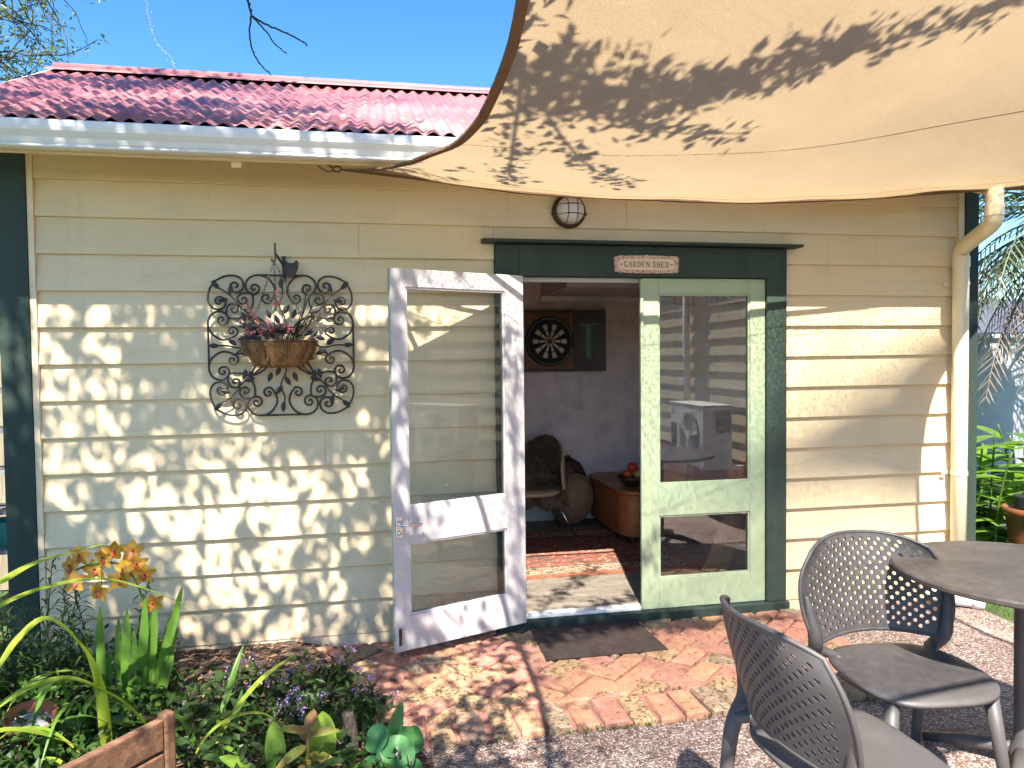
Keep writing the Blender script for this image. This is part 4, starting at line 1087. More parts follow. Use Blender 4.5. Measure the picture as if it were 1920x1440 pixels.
bs = thing('floor_cushion', 'tan woven sack cushion slumped behind the coffee table', 'cushion', (1.83, 2.10, FZ))
SACK = M('tan sackcloth', (0.34, 0.235, 0.145), (0.24, 0.155, 0.09), rough=0.95, bs=150, bstr=0.5)
rr = random.Random(4)
def sackp(u, v):
    a = 2*math.pi*u; r_ = (0.06 + 0.21*math.sin(math.pi*min(1, v*1.02))**0.6)*(1 + 0.07*mnoise.noise(Vector((math.cos(a)*2, math.sin(a)*2, v*3))))
    if v > .999 or v < .001: r_ = 0.002
    return (1.735 + r_*math.cos(a)*0.72 + .05*v, 2.20 + r_*math.sin(a)*.85, FZ + .012 + 0.46*v)
MB().grid(sackp, 32, 18).build('sack', SACK, bs, smooth=True)
LEAT = M('dark red brown leather', (0.10, 0.035, 0.024), (0.06, 0.022, 0.018), rough=0.5, bs=60, bstr=0.4)
th = thing('leather_cushion', 'dark red brown leather cushion leaning between sack and coffee table', 'cushion', (1.80, 2.385, .07))
MB().grid(lambda u, v: (1.80 + .145*math.cos(2*math.pi*u)*math.sin(math.pi*v)**.55 + .02*math.cos(6*math.pi*u), 2.385 + .075*math.sin(2*math.pi*u)*math.sin(math.pi*v)**.55, FZ + .02 + .56*v), 28, 14).build('cushion_body', LEAT, th, smooth=True)
MB().tube([(1.80, 2.385, .63), (1.77, 2.37, .66), (1.73, 2.36, .65)], .02, 8).build('knot', LEAT, th, smooth=True)

fc = thing('fur_chair', 'curved shell chair draped with a brown fur throw, just inside the open door', 'chair', (1.42, 2.0, FZ))
SHELL = M('cream shell', (0.62, 0.50, 0.33), rough=0.4)
FUR = leafM('brown fur', (0.30, 0.21, 0.14), (0.10, 0.065, 0.045), (0.48, 0.37, 0.27), 9, 0.1, 0.9)
def shellp(u, v):
    a = lerp(-1.25, 1.25, u); r_ = 0.30 - .02*v
    return (1.33 + r_*math.sin(a + .9), 1.98 + r_*math.cos(a + .9), 0.42 + v*(0.44 - .20*(2*(u-.5))**2))
MB().grid(shellp, 24, 8).build('shell', SHELL, fc, smooth=True, solid=0.018)
MB().lathe([(0.0, .42), (.27, .425), (.285, .44), (.27, .46), (0.0, .45)], (1.33, 1.98, 0), 28).build('seat', SHELL, fc, smooth=True)
for dx, dy in ((.25, .2), (.27, -.2), (-.22, .2), (-.22, -.2)):
    MB().tube([(1.33 + dx*.6, 1.98 + dy*.6, .425), (1.33 + dx*1.25, 1.98 + dy*1.2, FZ)], .008, 8).build('leg', CHROME, fc, smooth=True)
mb = MB(); rr = random.Random(9)
def furbase(u, v):
    if v < .5:
        q = Vector(shellp(lerp(.12, .80, u), 1.0 - v*1.6)); c_ = Vector((1.33, 1.98, q.z)); return q + (c_ - q)*.10 + Vector((0, 0, .03*(1-v)))
    k = (v - .5)*2
    return Vector((lerp(1.12, 1.60, u), lerp(2.12, 1.68, k), .475 + .04*mnoise.noise(Vector((u*4, k*4, 1))) - .14*max(0, k-.65)/.35))
MB().grid(lambda u, v: furbase(u, v), 18, 20).build('fur_hide', FUR, fc, smooth=True, fix=False)
for i in range(9000):
    u, v = rr.random(), rr.random(); q = furbase(u, v)
    c_ = Vector((1.33, 1.9, .50)); d = rvec(rr)*.7 + Vector((-.1, -.35, -.3 if v > .5 else .15))
    L = rr.uniform(.03, .07)
    s_ = d.cross(rvec(rr)).normalized()*.0022
    mb.add([q - s_, q + s_, q + d*L], [(0, 1, 2)])
mb.build('fur_throw', FUR, fc, kind='stuff', fix=False)

db = thing('dartboard', 'black and cream dartboard hung on the back wall cabinet', 'dartboard', (1.622, YB - .06, 1.72))
cabn = thing('dart_cabinet', 'stained timber dartboard cabinet with one door swung open on the back wall', 'cabinet', (1.62, YB - .05, 1.72))
MB().box(1.398, 1.835, YB - .050, YB - .002, 1.460, 1.985).build('back_panel', CABW, cabn, bevel=.004)
for a in ((1.398, 1.835, 1.985, 2.003), (1.398, 1.835, 1.442, 1.460)): MB().box(a[0], a[1], YB-.085, YB-.002, a[2], a[3]).build('edge_strip', DARKW, cabn)
mdoor = Matrix.Translation((1.838, YB - .07, 0)) @ Matrix.Rotation(R(-24), 4, 'Z')
MB().box(0, .30, -.012, .012, 1.445, 2.000, mdoor).build('door', DARKW, cabn, bevel=.003)
GRNB = M('dull green score board', (0.045, 0.10, 0.07), (0.03, 0.065, 0.05), rough=0.6)
MB().box(.07, .22, -.016, -.0125, 1.64, 1.86, mdoor).build('score_board', GRNB, cabn)
MB().box(.06, .23, -.022, -.0125, 1.862, 1.875, mdoor).box(.125, .165, -.024, -.0168, 1.56, 1.86, mdoor).build('dart_rail', M('pale green plastic', (0.13, 0.22, 0.17), rough=.5), cabn)
dc = (1.615, YB - .0505, 1.718)
BLK = M('black sisal', (0.018, 0.017, 0.017), rough=.9); CRM = M('cream sisal', (0.58, 0.54, 0.47), rough=.9)
MB().lathe([(0.0, -.038), (.222, -.038), (.226, -.034), (.226, 0.0)], dc, 48, 'y').build('board_rim', BLK, db)
for k in range(20):
    for r0, r1 in ((.022, .095), (.105, .158)):
        am = 2*math.pi*k/20; h_ = math.pi/20*.94
        P = [(dc[0] + r*math.sin(a), dc[2] + r*math.cos(a)) for r, a in ((r0, am-h_), (r1, am-h_), (r1, am), (r1, am+h_), (r0, am+h_))]
        MB().prism(P, dc[1] - .0382, dc[1] - .0395, 'y').build('segment', CRM if k % 2 else BLK, db)
MB().tube([(dc[0] + .208*math.cos(a), dc[1] - .041, dc[2] + .208*math.sin(a)) for a in [2*math.pi*i/40 for i in range(41)]], .0022, 6, cap=False).build('number_ring', STEEL, db)
MB().lathe([(0.0, -.041), (.012, -.041), (.014, -.0382)], dc, 12, 'y').build('bullseye', M('red sisal', (.3, .03, .02), rough=.9), db)

pk = thing('timber_plank', 'honey coloured timber plank leaning inside behind the closed door leaf', 'plank', (2.24, .35, FZ))
mp_ = Matrix.Translation((2.10, 0.20, FZ + .012)) @ Matrix.Rotation(R(-6), 4, 'X') @ Matrix.Rotation(R(26), 4, 'Y')
MB().box(-.075, .075, -.012, .012, 0, 0.80, mp_).build('board', PLANKW, pk, bevel=.002)
MB().box(-.075, .075, -.0125, .0125, .8003, .815, mp_).build('end_grain', CABW, pk)

pd = thing('pendant_lamp', 'leadlight pendant lamp with cream glass panels hanging inside behind the glazed door', 'lamp', (2.55, 1.25, 2.05))
LEADG = M('amber glass panel', (0.55, 0.36, 0.2), (0.4, 0.22, 0.12), rough=.3)
plx, ply, plz = 2.45, 1.05, 1.98
for k in range(14):
    for r0, z0_, r1, z1_ in ((.05, .13, .13, .095), (.132, .094, .20, .03), (.201, .029, .205, -.015)):
        a0, a1 = 2*math.pi*(k+.04)/14, 2*math.pi*(k+.96)/14
        MB().add([(plx + r*math.cos(a), ply + r*math.sin(a), plz + z) for r, z, a in ((r0, z0_, a0), (r0, z0_, a1), (r1, z1_, a1), (r1, z1_, a0))], [(0,1,2,3)]).build('glass_panel', LEADG, pd, solid=.003)
for k in range(14):
    a = 2*math.pi*k/14
    MB().tube([(plx + r*math.cos(a), ply + r*math.sin(a), plz + z) for r, z in ((.05, .13), (.13, .095), (.20, .03), (.205, -.015))], .003, 5).build('lead_came', BRONZE, pd)
MB().tube([(plx, ply, plz + .13), (plx, ply, 2.444)], .006, 6).lathe([(.052, .125), (.03, .16), (.008, .17)], (plx, ply, plz), 14).build('cap_and_chain', BRONZE, pd)
MB().ball((plx, ply, plz + .045), .03, .03, .04).build('bulb', FROST, pd, smooth=True)

# ================================================================ THE HOUSE ACROSS THE PATIO (seen in the door glass)
hs = thing('house', 'cream weatherboard house wall across the patio, mirrored in the closed door glass', 'house', (3.70, -4.0, 0))
HXW = 3.70
hw = MB().box(HXW + .034, HXW + .16, -7.4, -2.32, 0.48, 3.05).build('house_wall', CREAM2, hs)
for k in range(14):
    zb = 0.50 + k*0.18
    vs_ = []
    for yy in (-7.38, -2.34):
        vs_ += [(HXW, yy, zb), (HXW + .024, yy, zb + .20), (HXW + .0335, yy, zb + .20), (HXW + .0335, yy, zb)]
    MB().add(vs_, [(0,1,5,4), (1,2,6,5), (2,3,7,6), (3,0,4,7), (3,2,1,0), (4,5,6,7)]).build('weatherboard', HOUSEC, hw)
bw = MB().box(HXW + .02, HXW + .15, -7.4, -2.32, -.06, 0.478).build('brick_base', MORTAR, hs)
for j in range(6):
    for i in range(25):
        y0 = -7.38 + i*.226 + (.113 if j % 2 else 0)
        if y0 + .215 > -2.33: continue
        MB().box(HXW + .006, HXW + .0195, y0, y0 + .215, -.05 + j*.086, .026 + j*.086).build('brick', BR[(i*3 + j) % 2], bw)
MB().box(HXW - .02, HXW + .05, -2.33, -2.22, -.06, 3.05).build('corner_board', WHITE, hs)
MB().tube([(HXW - .05, -3.95, 0.0), (HXW - .05, -3.95, 2.9)], .04, 14).build('downpipe', WHITE, hs, smooth=True)
MB().box(HXW - .06, HXW + .2, -7.5, -2.2, 3.052, 3.07).build('soffit', CREAM2, hs)
MB().prism([(HXW - .13, 3.06), (HXW - .13, 3.17), (HXW - .03, 3.17), (HXW - .03, 3.0715)], -7.5, -2.15, 'y').build('gutter', WHITE, hs)
MB().add([(HXW - .10, -7.5, 3.18), (HXW - .10, -2.15, 3.18), (HXW + 3, -2.15, 4.6), (HXW + 3, -7.5, 4.6)], [(0,1,2,3)]).build('roof', ROOFM, hs, solid=.02)
MB().box(HXW + .16, HXW + 3.2, -2.44, -2.32, -.06, 3.05).build('end_wall', HOUSEC, hs)
MB().box(HXW - .42, HXW - .31, -5.05, -4.94, -.03, 3.0).build('post', OLDW, hs)

hp = thing('heat_pump', 'white outdoor heat pump unit with round fan, mirrored in the closed door glass', 'heat pump', (3.4, -3.0, 0.44))
X0, X1_, Y0, Y1, Z0_, Z1_ = 3.22, 3.53, -3.42, -2.60, 0.46, 1.08
HPW = M('heat pump casing', (0.72, 0.71, 0.69), (0.66, 0.65, 0.63), rough=.4)
MB().box(X0, X1_, Y0, Y1, Z0_, Z1_ - .012).build('casing', HPW, hp, bevel=.012)
MB().box(X0 - .006, X1_ + .006, Y0 - .006, Y1 + .006, Z1_ - .0115, Z1_).build('lid', HPW, hp, bevel=.006)
fy, fz = -2.93, .755
MB().lathe([(0.0, -.004), (.235, -.004), (.235, -.001)], (X0, fy, fz), 40, 'x').build('fan_recess', DARKW, hp)
for k in range(3):
    a = 2*math.pi*k/3 + .4; P = [(fy + r*math.cos(a + da), fz + r*math.sin(a + da)) for r, da in ((.05, -.4), (.2, -.35), (.225, .1), (.2, .55), (.05, .5))]
    MB().prism(P, X0 - .006, X0 - .010, 'x').build('fan_blade', HPW, hp)
for r_ in (.06, .09, .12, .15, .18, .21, .238):
    MB().tube([(X0 - .018, fy + r_*math.cos(a), fz + r_*math.sin(a)) for a in [2*math.pi*i/36 for i in range(37)]], .0022, 5, cap=False).build('guard_ring', HPW, hp)
for k in range(8):
    a = 2*math.pi*k/8 + .2
    MB().tube([(X0 - .019, fy + .04*math.cos(a), fz + .04*math.sin(a)), (X0 - .019, fy + .24*math.cos(a), fz + .24*math.sin(a))], .004, 5).build('guard_spoke', HPW, hp)
MB().lathe([(0.0, -.024), (.045, -.024), (.05, -.016)], (X0, fy, fz), 20, 'x').build('guard_hub', HPW, hp)
for k in range(5): MB().box(X0 - .004, X0 - .0005, Y0 + .035 + k*.028, Y0 + .047 + k*.028, Z0_ + .06, Z0_ + .40).build('slot', DARKW, hp)
LOGO = M('logo print', (0.25, 0.03, 0.03), rough=.5)
for dy, dz in ((0, .022), (-.02, -.012), (.02, -.012)):
    c0, c1 = Y0 + .08 + dy, Z1_ - .10 + dz
    MB().prism([(c0, c1 + .018), (c0 + .011, c1), (c0, c1 - .018), (c0 - .011, c1)], X0 - .002, X0 - .0005, 'x').build('logo_diamond', LOGO, hp)
for k in range(10): MB().box(X0 + .13, X0 + .29, Y1 + .0005, Y1 + .006, Z1_ - .27 + k*.023, Z1_ - .258 + k*.023).build('coil_fin', DARKW, hp)
for yy in (Y0 + .1, Y1 - .1):
    MB().box(X0 + .02, HXW + .0, yy - .02, yy + .02, Z0_ - .035, Z0_ - .001).build('bracket_arm', WHITE, hp)
# ================================================================ TREES
LEAF_D = leafM('dark tree leaves', (0.055, 0.095, 0.025), (0.03, 0.055, 0.015), (0.10, 0.14, 0.04), 6, 0.35)
LEAF_W = leafM('willow leaves', (0.16, 0.21, 0.085), (0.085, 0.12, 0.05), (0.26, 0.30, 0.14), 3, 0.4)
BARK = M('grey brown bark', (0.11, 0.08, 0.06), (0.05, 0.038, 0.03), scale=20, rough=0.95, bs=40, bstr=0.8, bd=0.02, vec=(3, 3, .6))
TWIG = M('dark twig', (0.06, 0.05, 0.055), (0.035, 0.03, 0.032), rough=0.9)
rt = random.Random(21)
tree = thing('overhanging_tree', 'leafy tree beside the patio whose branches dapple the shed wall and sail', 'tree', (-3.0, -4.3, -0.06))
trunk = catmull([(-3.0, -4.3, -.06), (-3.05, -4.25, 1.2), (-3.0, -4.1, 2.4), (-2.95, -3.8, 3.5), (-2.9, -3.4, 4.5), (-2.8, -2.9, 5.6)], 5)
nT = len(trunk)
MB().tube(trunk, [lerp(.19, .05, i/(nT-1)) for i in range(nT)], 14).build('trunk', BARK, tree, smooth=True)
limbs = [catmull([trunk[9], (-2.0, -3.4, 3.2), (-1.2, -2.9, 3.5), (-.4, -2.7, 3.8)], 6),
         catmull([trunk[15], (-1.4, -3.0, 4.0), (-.6, -2.4, 4.4), (.1, -2.0, 4.6)], 6),
         catmull([trunk[20], (-1.2, -2.4, 5.2), (-.6, -1.8, 5.7), (-.1, -1.4, 6.1)], 6),
         catmull([trunk[18], (-2.2, -2.6, 5.0), (-2.6, -1.9, 5.6), (-2.4, -1.2, 6.1)], 6),
         catmull([trunk[12], (-2.6, -3.0, 3.4), (-2.5, -2.4, 3.9), (-2.3, -2.0, 4.4)], 6)]
# long low bough reaching over the shade sail
OFF = Vector((-.12, -.60, .83))
bough = catmull([trunk[14]] + [Vector(q) + OFF for q in [(-1.6, -3.3, 3.25), (-.6, -2.9, 3.30), (.30, -2.52, 3.26), (.60, -2.45, 3.26), (.95, -2.46, 3.28), (1.32, -2.50, 3.32), (1.62, -2.56, 3.36), (2.02, -2.62, 3.42)]], 8)
sub1 = catmull([(.45, -2.5, 3.26), (.72, -2.30, 3.26), (1.02, -2.14, 3.27), (1.36, -2.06, 3.29)], 6)
sub2 = catmull([(.42, -2.45, 3.26), (.62, -2.05, 3.24), (.86, -1.72, 3.22), (1.12, -1.45, 3.20)], 6)
sub3 = catmull([(.36, -2.48, 3.26), (.45, -1.85, 3.22), (.52, -1.45, 3.2), (.60, -1.20, 3.17)], 6)
sub1, sub2, sub3 = [[q + OFF for q in s_] for s_ in (sub1, sub2, sub3)]
for P, r0, r1 in [(l, .020, .006) for l in limbs] + [(bough, .026, .004), (sub1, .010, .003), (sub2, .010, .003), (sub3, .010, .003)]:
    n = len(P); MB().tube(P, [lerp(r0, r1, i/(n-1)) for i in range(n)], 8).build('limb', BARK, tree, smooth=True)
allpts = [q for l in limbs for q in l]
lv = MB(); tw = MB()
def clump(c, n, rad, L, W, flat=1.0, mb=lv):
    for i in range(n):
        q = Vector(c) + Vector((rt.gauss(0, rad), rt.gauss(0, rad), rt.gauss(0, rad*flat)))
        if q.z < 1.72 + .56*(q.y + 4.18): continue
        speck_leaf(mb, q, rvec(rt) + Vector((0, 0, -.3)), rvec(rt), L*rt.uniform(.7, 1.25), W*rt.uniform(.7, 1.2))
def cast(x, y, z, d): return Vector((x - .2*d, y - d, z + 1.39*d))
def twig_to(c):
    b = min(allpts, key=lambda q: (q - c).length)
    if c.z < 1.75 + .56*(c.y + 4.18): return
    m_ = b.lerp(c, .5) + rvec(rt)*.06
    tw.tube([b, m_, c], [.007, .004, .002], 4, cap=False)
# crown over the open part of the patio
def dens(x, z):      # uneven crown: thick and thin places
    return 0.5 + 0.5*mnoise.noise(Vector((x*1.15 + 4.1, z*1.15, 6.3)))
cnt = 0
while cnt < 150:
    x, z = rt.uniform(-2.05, .22), rt.uniform(-.35, 2.35)
    k = dens(x, z) + 0.16*max(0, (z - 1.55))
    if rt.random() > k**1.7*1.25: continue
    c = cast(x, 0, z, rt.uniform(2.2, 3.1)); clump(c, 32, rt.uniform(.08, .17), .098, .062); twig_to(c); cnt += 1
cnt = 0
while cnt < 150:
    x, s_ = rt.uniform(-2.1, .05), rt.random()
    if x > -.55 and rt.random() < .72: continue
    if rt.random() > (dens(x*1.3 + 7, s_*2))**1.2*1.3: continue
    c = cast(x, -.46 + 1.66*s_, 2.69 + .8*s_, rt.uniform(1.7, 2.5)); clump(c, 26, rt.uniform(.07, .14), .078, .046); twig_to(c); cnt += 1
for x0_, x1_, n_, lo_ in ((-2.0, -.45, 26, .0), (-.45, .75, 62, .12)):
    cnt = 0
    while cnt < n_:
        x, y = rt.uniform(x0_, x1_), rt.uniform(-1.5, -.05)
        if rt.random() > dens(x*1.4 + 2, y*1.6 + 9)**1.3*1.4 + lo_: continue
        c = cast(x, y, 0, rt.uniform(2.15, 2.8)); clump(c, 28, rt.uniform(.07, .14), .078, .046); twig_to(c); cnt += 1
# leaves on the bough over the sail
def along(P, n, s0, s1, w0, w1, per):
    for i in range(n):
        t_ = lerp(s0, s1, (i + rt.random())/n); q = P[min(len(P)-1, int(t_*(len(P)-1)))]
        w_ = lerp(w0, w1, (t_ - s0)/(s1 - s0))
        c = q + Vector((rt.gauss(0, w_*.5), rt.gauss(0, w_), rt.gauss(0, w_*.5)))
        clump(c, per, .034, .070, .040); tw.tube([q, c], [.003, .0015], 3, cap=False)
along(bough, 84, .40, .80, .105, .036, 9); along(bough, 26, .78, 1.0, .036, .014, 6)
along(sub1, 16, .25, 1.0, .035, .012, 8); along(sub2, 17, .15, 1.0, .055, .02, 8); along(sub3, 15, .15, 1.0, .06, .03, 8)
lv.build('crown', LEAF_D, tree, fix=False); tw.build('twigs', BARK, tree, kind='stuff', fix=False)
# bare twig hanging into view
for P, r0 in (([(-.75, -2.2, 4.2), (-.52, -1.6, 3.5), (-.435, -1.25, 3.0), (-.428, -1.2, 2.929), (-.415, -1.2, 2.872)], .007),
              ([(-.415, -1.2, 2.872), (-.36, -1.19, 2.845), (-.29, -1.2, 2.815), (-.235, -1.2, 2.790), (-.214, -1.2, 2.775)], .0042),
              ([(-.413, -1.2, 2.868), (-.37, -1.21, 2.82), (-.33, -1.2, 2.77), (-.292, -1.2, 2.738)], .0035),
              ([(-.418, -1.2, 2.870), (-.424, -1.2, 2.80), (-.412, -1.2, 2.735), (-.385, -1.2, 2.69), (-.350, -1.2, 2.655)], .004)):
    Q = catmull(P, 5); n = len(Q)
    Q = [q + rvec(rt)*.002 for q in Q]
    mb = MB().tube(Q, [lerp(r0, r0*.5, i/(n-1)) for i in range(n)], 6)
    for i in range(2, n - 1, 2): mb.ball(Q[i], r0*.95, nu=6, nv=4)
    mb.build('bare_twig', TWIG, tree, smooth=True)

wil = thing('willow_tree', 'pale green curly willow rising behind the shed roof', 'tree', (-4.6, 4.6, -0.06))
wt = catmull([(-4.6, 4.6, -.06), (-4.5, 4.6, 1.8), (-4.2, 4.5, 3.4), (-3.9, 4.4, 4.8), (-3.7, 4.3, 6.2)], 6)
MB().tube(wt, [lerp(.16, .035, i/(len(wt)-1)) for i in range(len(wt))], 12).build('trunk', BARK, wil, smooth=True)
lv = MB(); tw = MB()
for i in range(150):
    b = wt[rt.randint(12, len(wt)-1)]
    d = Vector((rt.uniform(-1, 1), rt.uniform(-.7, .7), rt.uniform(-.2, .8)))
    if i < 60: d = Vector((rt.uniform(.1, 1), rt.uniform(-.4, .4), rt.uniform(-.25, .6)))
    L = rt.uniform(.7, 1.45); P = [b]; q = b.copy(); dd = d.normalized()
    for k in range(9):
        dd = (dd + rvec(rt)*.45 + Vector((0, 0, -.10))).normalized(); q = q + dd*L/9; P.append(q.copy())
        for m_ in range(rt.choice((3, 5, 7)) if k > 1 else 1):
            speck_leaf(lv, q + rvec(rt)*.07, rvec(rt) + Vector((0, 0, -.5)), rvec(rt), rt.uniform(.05, .09), .022)
    tw.tube(catmull(P, 2), [lerp(.012, .003, k/18) for k in range(19)], 4, cap=False)
lv.build('crown', LEAF_W, wil, fix=False); tw.build('twigs', TWIG, wil, kind='stuff', fix=False)
PALE = leafM('pale seed tufts', (0.30, 0.30, 0.33), (0.20, 0.20, 0.22), None, 20, 0.2)
Q = catmull([(-2.30, 4.0, 5.9), (-2.16, 4.0, 5.22), (-2.13, 4.0, 5.0), (-2.06, 4.0, 4.80), (-1.93, 4.0, 4.66), (-1.91, 4.0, 4.54)], 6)
mb = MB().tube([wt[-2]] + Q, .0022, 4)
for q in Q[4:]:
    for k in range(5): speck_leaf(mb, q + rvec(rt)*.035, rvec(rt), rvec(rt), .022, .006)
mb.build('seed_tassel', PALE, wil, fix=False)

# ---------------------------------------------------------------- behind the near corner, on the far left
FENW = woodM('grey fence timber', (0.17, 0.14, 0.10), (0.32, 0.28, 0.20), 2.5, (10, 10, 1), 0.85)
fence = thing('paling_fence', 'weathered timber paling fence behind the corner of the shed', 'fence', (-2.9, 1.7, -.06))
for i in range(46):
    MB().box(-6.75 + i*.105, -6.653 + i*.105, 1.70, 1.72, -.06, 1.66 + rt.uniform(-.01, .01)).build('paling', FENW, fence)
for zz in (.35, 1.3): MB().box(-6.77, -1.92, 1.7203, 1.76, zz, zz + .09).build('fence_rail', FENW, fence)
rack = thing('slatted_rack', 'grey slatted timber rack standing by the fence', 'rack', (-2.3, 0.65, -.06))
GREYP = M('pale grey painted timber', (0.20, 0.205, 0.215), (0.13, 0.135, 0.14), rough=.6)
for k, zz in enumerate((0.47, .70, .93, 1.17, 1.40, 1.62)):
    for j in range(3): MB().box(-2.75, -2.02, .52 + j*.10, .595 + j*.10, zz, zz + .022).build('slat', GREYP, rack)
    MB().box(-2.06, -2.025, .515, .80, zz - .05, zz - .0005).build('bearer', GREYP, rack)
for xx in (-2.72, -2.15):
    for yy in (.49, .805): MB().box(xx, xx + .03, yy, yy + .022, -.06, 1.68).build('upright', GREYP, rack)
tub = thing('plastic_tub', 'turquoise plastic tub on the lower shelf of the slatted rack', 'tub', (-2.15, .64, .493))
MB().lathe([(0.0, .494), (.085, .494), (.105, .64), (.112, .645), (.10, .642), (.082, .50), (0, .50)], (-2.17, .66, 0), 20).build('tub_body', M('turquoise plastic', (.06, .38, .45), rough=.4), tub, smooth=True)
def bush(name, label, cat, c, rx, ry, rz, n, L, W, mat, seed, stems=8, group=None, up=-.1):
    r_ = random.Random(seed); t_ = thing(name, label, cat, (c[0], c[1], -.06), group); mb = MB()
    for i in range(n):
        v = rvec(r_)*(r_.random()**.4); q = Vector((c[0] + v.x*rx, c[1] + v.y*ry, c[2] + v.z*rz))
        q += Vector((mnoise.noise(q*3), mnoise.noise(q*3 + Vector((5, 5, 5))), mnoise.noise(q*3 + Vector((9, 1, 2)))))*.12
        if q.z < 0: continue
        speck_leaf(mb, q, rvec(r_) + Vector((0, 0, up)), rvec(r_), L*r_.uniform(.6, 1.3), W*r_.uniform(.7, 1.3))
    mb.build('foliage', mat, t_, fix=False); mb = MB()
    for i in range(stems):
        v = rvec(r_); mb.tube([(c[0] + v.x*.05, c[1] + v.y*.05, -.06), (c[0] + v.x*rx*.4, c[1] + v.y*ry*.4, c[2]*.7), (c[0] + v.x*rx*.7, c[1] + v.y*ry*.7, c[2] + abs(v.z)*rz*.6)], [.012, .008, .004], 5)
    mb.build('stems', BARK, t_, fix=False); return t_
LEAF_L = leafM('light green shrub leaves', (0.13, 0.22, 0.045), (0.06, 0.11, 0.025), (0.22, 0.31, 0.08), 6, 0.4)
bush('tall_shrub', 'tall light green shrub above the fence beside the shed corner', 'shrub', (-3.1, 2.5, 1.6), 1.0, .6, 1.35, 8200, .07, .03, LEAF_L, 31)

# ---------------------------------------------------------------- beyond the other corner
RENDER = M('white plastered wall', (0.56, 0.57, 0.60), (0.46, 0.48, 0.52), scale=3, rough=.85, bs=60, bstr=.3)
nb = thing('white_garden_wall', 'white plastered boundary wall beyond the downpipe corner', 'wall', (9.5, 4.3, -.06))
MB().box(5.0, 15.0, 4.3, 4.46, -.06, 1.76).build('wall_face', RENDER, nb)
MB().box(4.96, 15.04, 4.25, 4.51, 1.7605, 1.82).build('coping', RENDER, nb, bevel=.01)
TILE = M('dark grey roof iron', (0.10, 0.10, 0.125), (0.07, 0.07, 0.09), rough=.6)
nr = thing('neighbour_roof', 'dark grey low roof of a building behind the white wall', 'roof', (11, 7.0, -.06))
MB().box(6.5, 18, 7.0, 10.0, -.06, 1.95).build('building_wall', RENDER, nr)
MB().add([(6.3, 6.6, 1.90), (18.2, 6.6, 1.90), (18.2, 8.5, 2.62), (6.3, 8.5, 2.62), (6.3, 10.4, 1.90), (18.2, 10.4, 1.90)], [(0,1,2,3), (3,2,5,4)]).build('roof_slope', TILE, nr, solid=.04)
PALM = leafM('palm fronds', (0.10, 0.135, 0.05), (0.05, 0.075, 0.03), (0.24, 0.26, 0.14), 3, .25)
PALMD = leafM('dry palm fronds', (0.30, 0.25, 0.20), (0.16, 0.12, 0.10), (0.42, 0.38, 0.32), 3, .2)
pm = thing('palm_tree', 'feathery palm with drooping grey fronds beyond the downpipe', 'palm', (8.0, 2.9, -.06))
pt = [Vector((8.0 + .03*math.sin(i), 2.9, -.06 + i*.24)) for i in range(14)]
MB().tube(pt, [.20 + .025*(i % 2) for i in range(14)], 14).build('trunk', BARK, pm, smooth=False)
rp = random.Random(6)
for k in range(84):
    a = rp.uniform(0, 2*math.pi) if k > 50 else rp.uniform(R(140), R(260)); el = rp.uniform(-.75, 1.1); L = rp.uniform(1.7, 2.9); dry = el < -.15
    P = []; q = Vector((8.0, 2.9, 3.05 + .1*el)); d = Vector((math.cos(a)*math.cos(el), math.sin(a)*math.cos(el), math.sin(el)))
    for i in range(15):
        P.append(q.copy()); q = q + d*L/14; d = (d + Vector((0, 0, -.085 - .03*i*.3))).normalized()
    mb = MB().tube(P, [lerp(.016, .004, i/14) for i in range(15)], 5)
    for i in range(2, 15):
        for sg in (-1, 1):
            for h_ in (0, .5):
                b = P[i] if h_ == 0 else P[i].lerp(P[min(14, i+1)], .5)
                t_ = (P[i] - P[i-1]).normalized(); s_ = t_.cross(Vector((0, 0, 1))).normalized()*sg
                dd = (s_*.8 + t_*.7 + Vector((0, 0, rp.uniform(-.45, .15)))).normalized(); ll = .42*math.sin(math.pi*min(.96, (i+1)/16))*rp.uniform(.8, 1.1)
                e = b + dd*ll + Vector((0, 0, -ll*.25)); wv = t_*.011
                mb.add([b - wv, b + wv, b.lerp(e, .55) + wv*1.1, e, b.lerp(e, .55) - wv*1.1], [(0,1,2,4), (4,2,3)])
    mb.build('frond', PALMD if dry else PALM, pm, fix=False)
GING = leafM('broad glossy leaves', (0.16, 0.28, 0.045), (0.075, 0.15, 0.03), (0.28, 0.40, 0.09), 4, .4, .3)
rg_ = random.Random(14)
gp = thing('ginger_plant', 'broad leaved bright green plant growing round the far shed corner', 'plant', (4.9, .95, -.06))
for k in range(28):
    bx0, by0 = rg_.uniform(4.2, 5.6), rg_.uniform(.5, 1.35); h_ = rg_.uniform(.45, 1.0); lean = Vector((rg_.uniform(-.25, .1), rg_.uniform(-.3, .05), 0))
    mb = MB(); top_ = Vector((bx0, by0, 0)) + lean*h_ + Vector((0, 0, h_))
    st_ = catmull([(bx0, by0, -.06), (bx0 + lean.x*h_*.3, by0 + lean.y*h_*.3, h_*.55), top_], 5)
    MB().tube(st_, .008, 6).build('stem', GING, gp, smooth=True)
    a0 = rg_.uniform(0, 6.28)
    for i in range(7):
        q = st_[2 + i] if 2 + i < len(st_) else top_
        a = a0 + (i % 2)*math.pi + rg_.uniform(-.5, .5)
        d = Vector((math.cos(a), math.sin(a), rg_.uniform(.1, .7))); mb = MB()
        oval_leaf(mb, q, d, (0, 0, 1), rg_.uniform(.28, .44), rg_.uniform(.12, .17), rg_.uniform(.2, .5), 8, fold=.25)
        mb.build('leaf', GING, gp, smooth=True, fix=False)
TERRA = M('terracotta', (0.36, 0.135, 0.06), (0.26, 0.09, 0.045), scale=8, rough=.75, bs=80, bstr=.3)
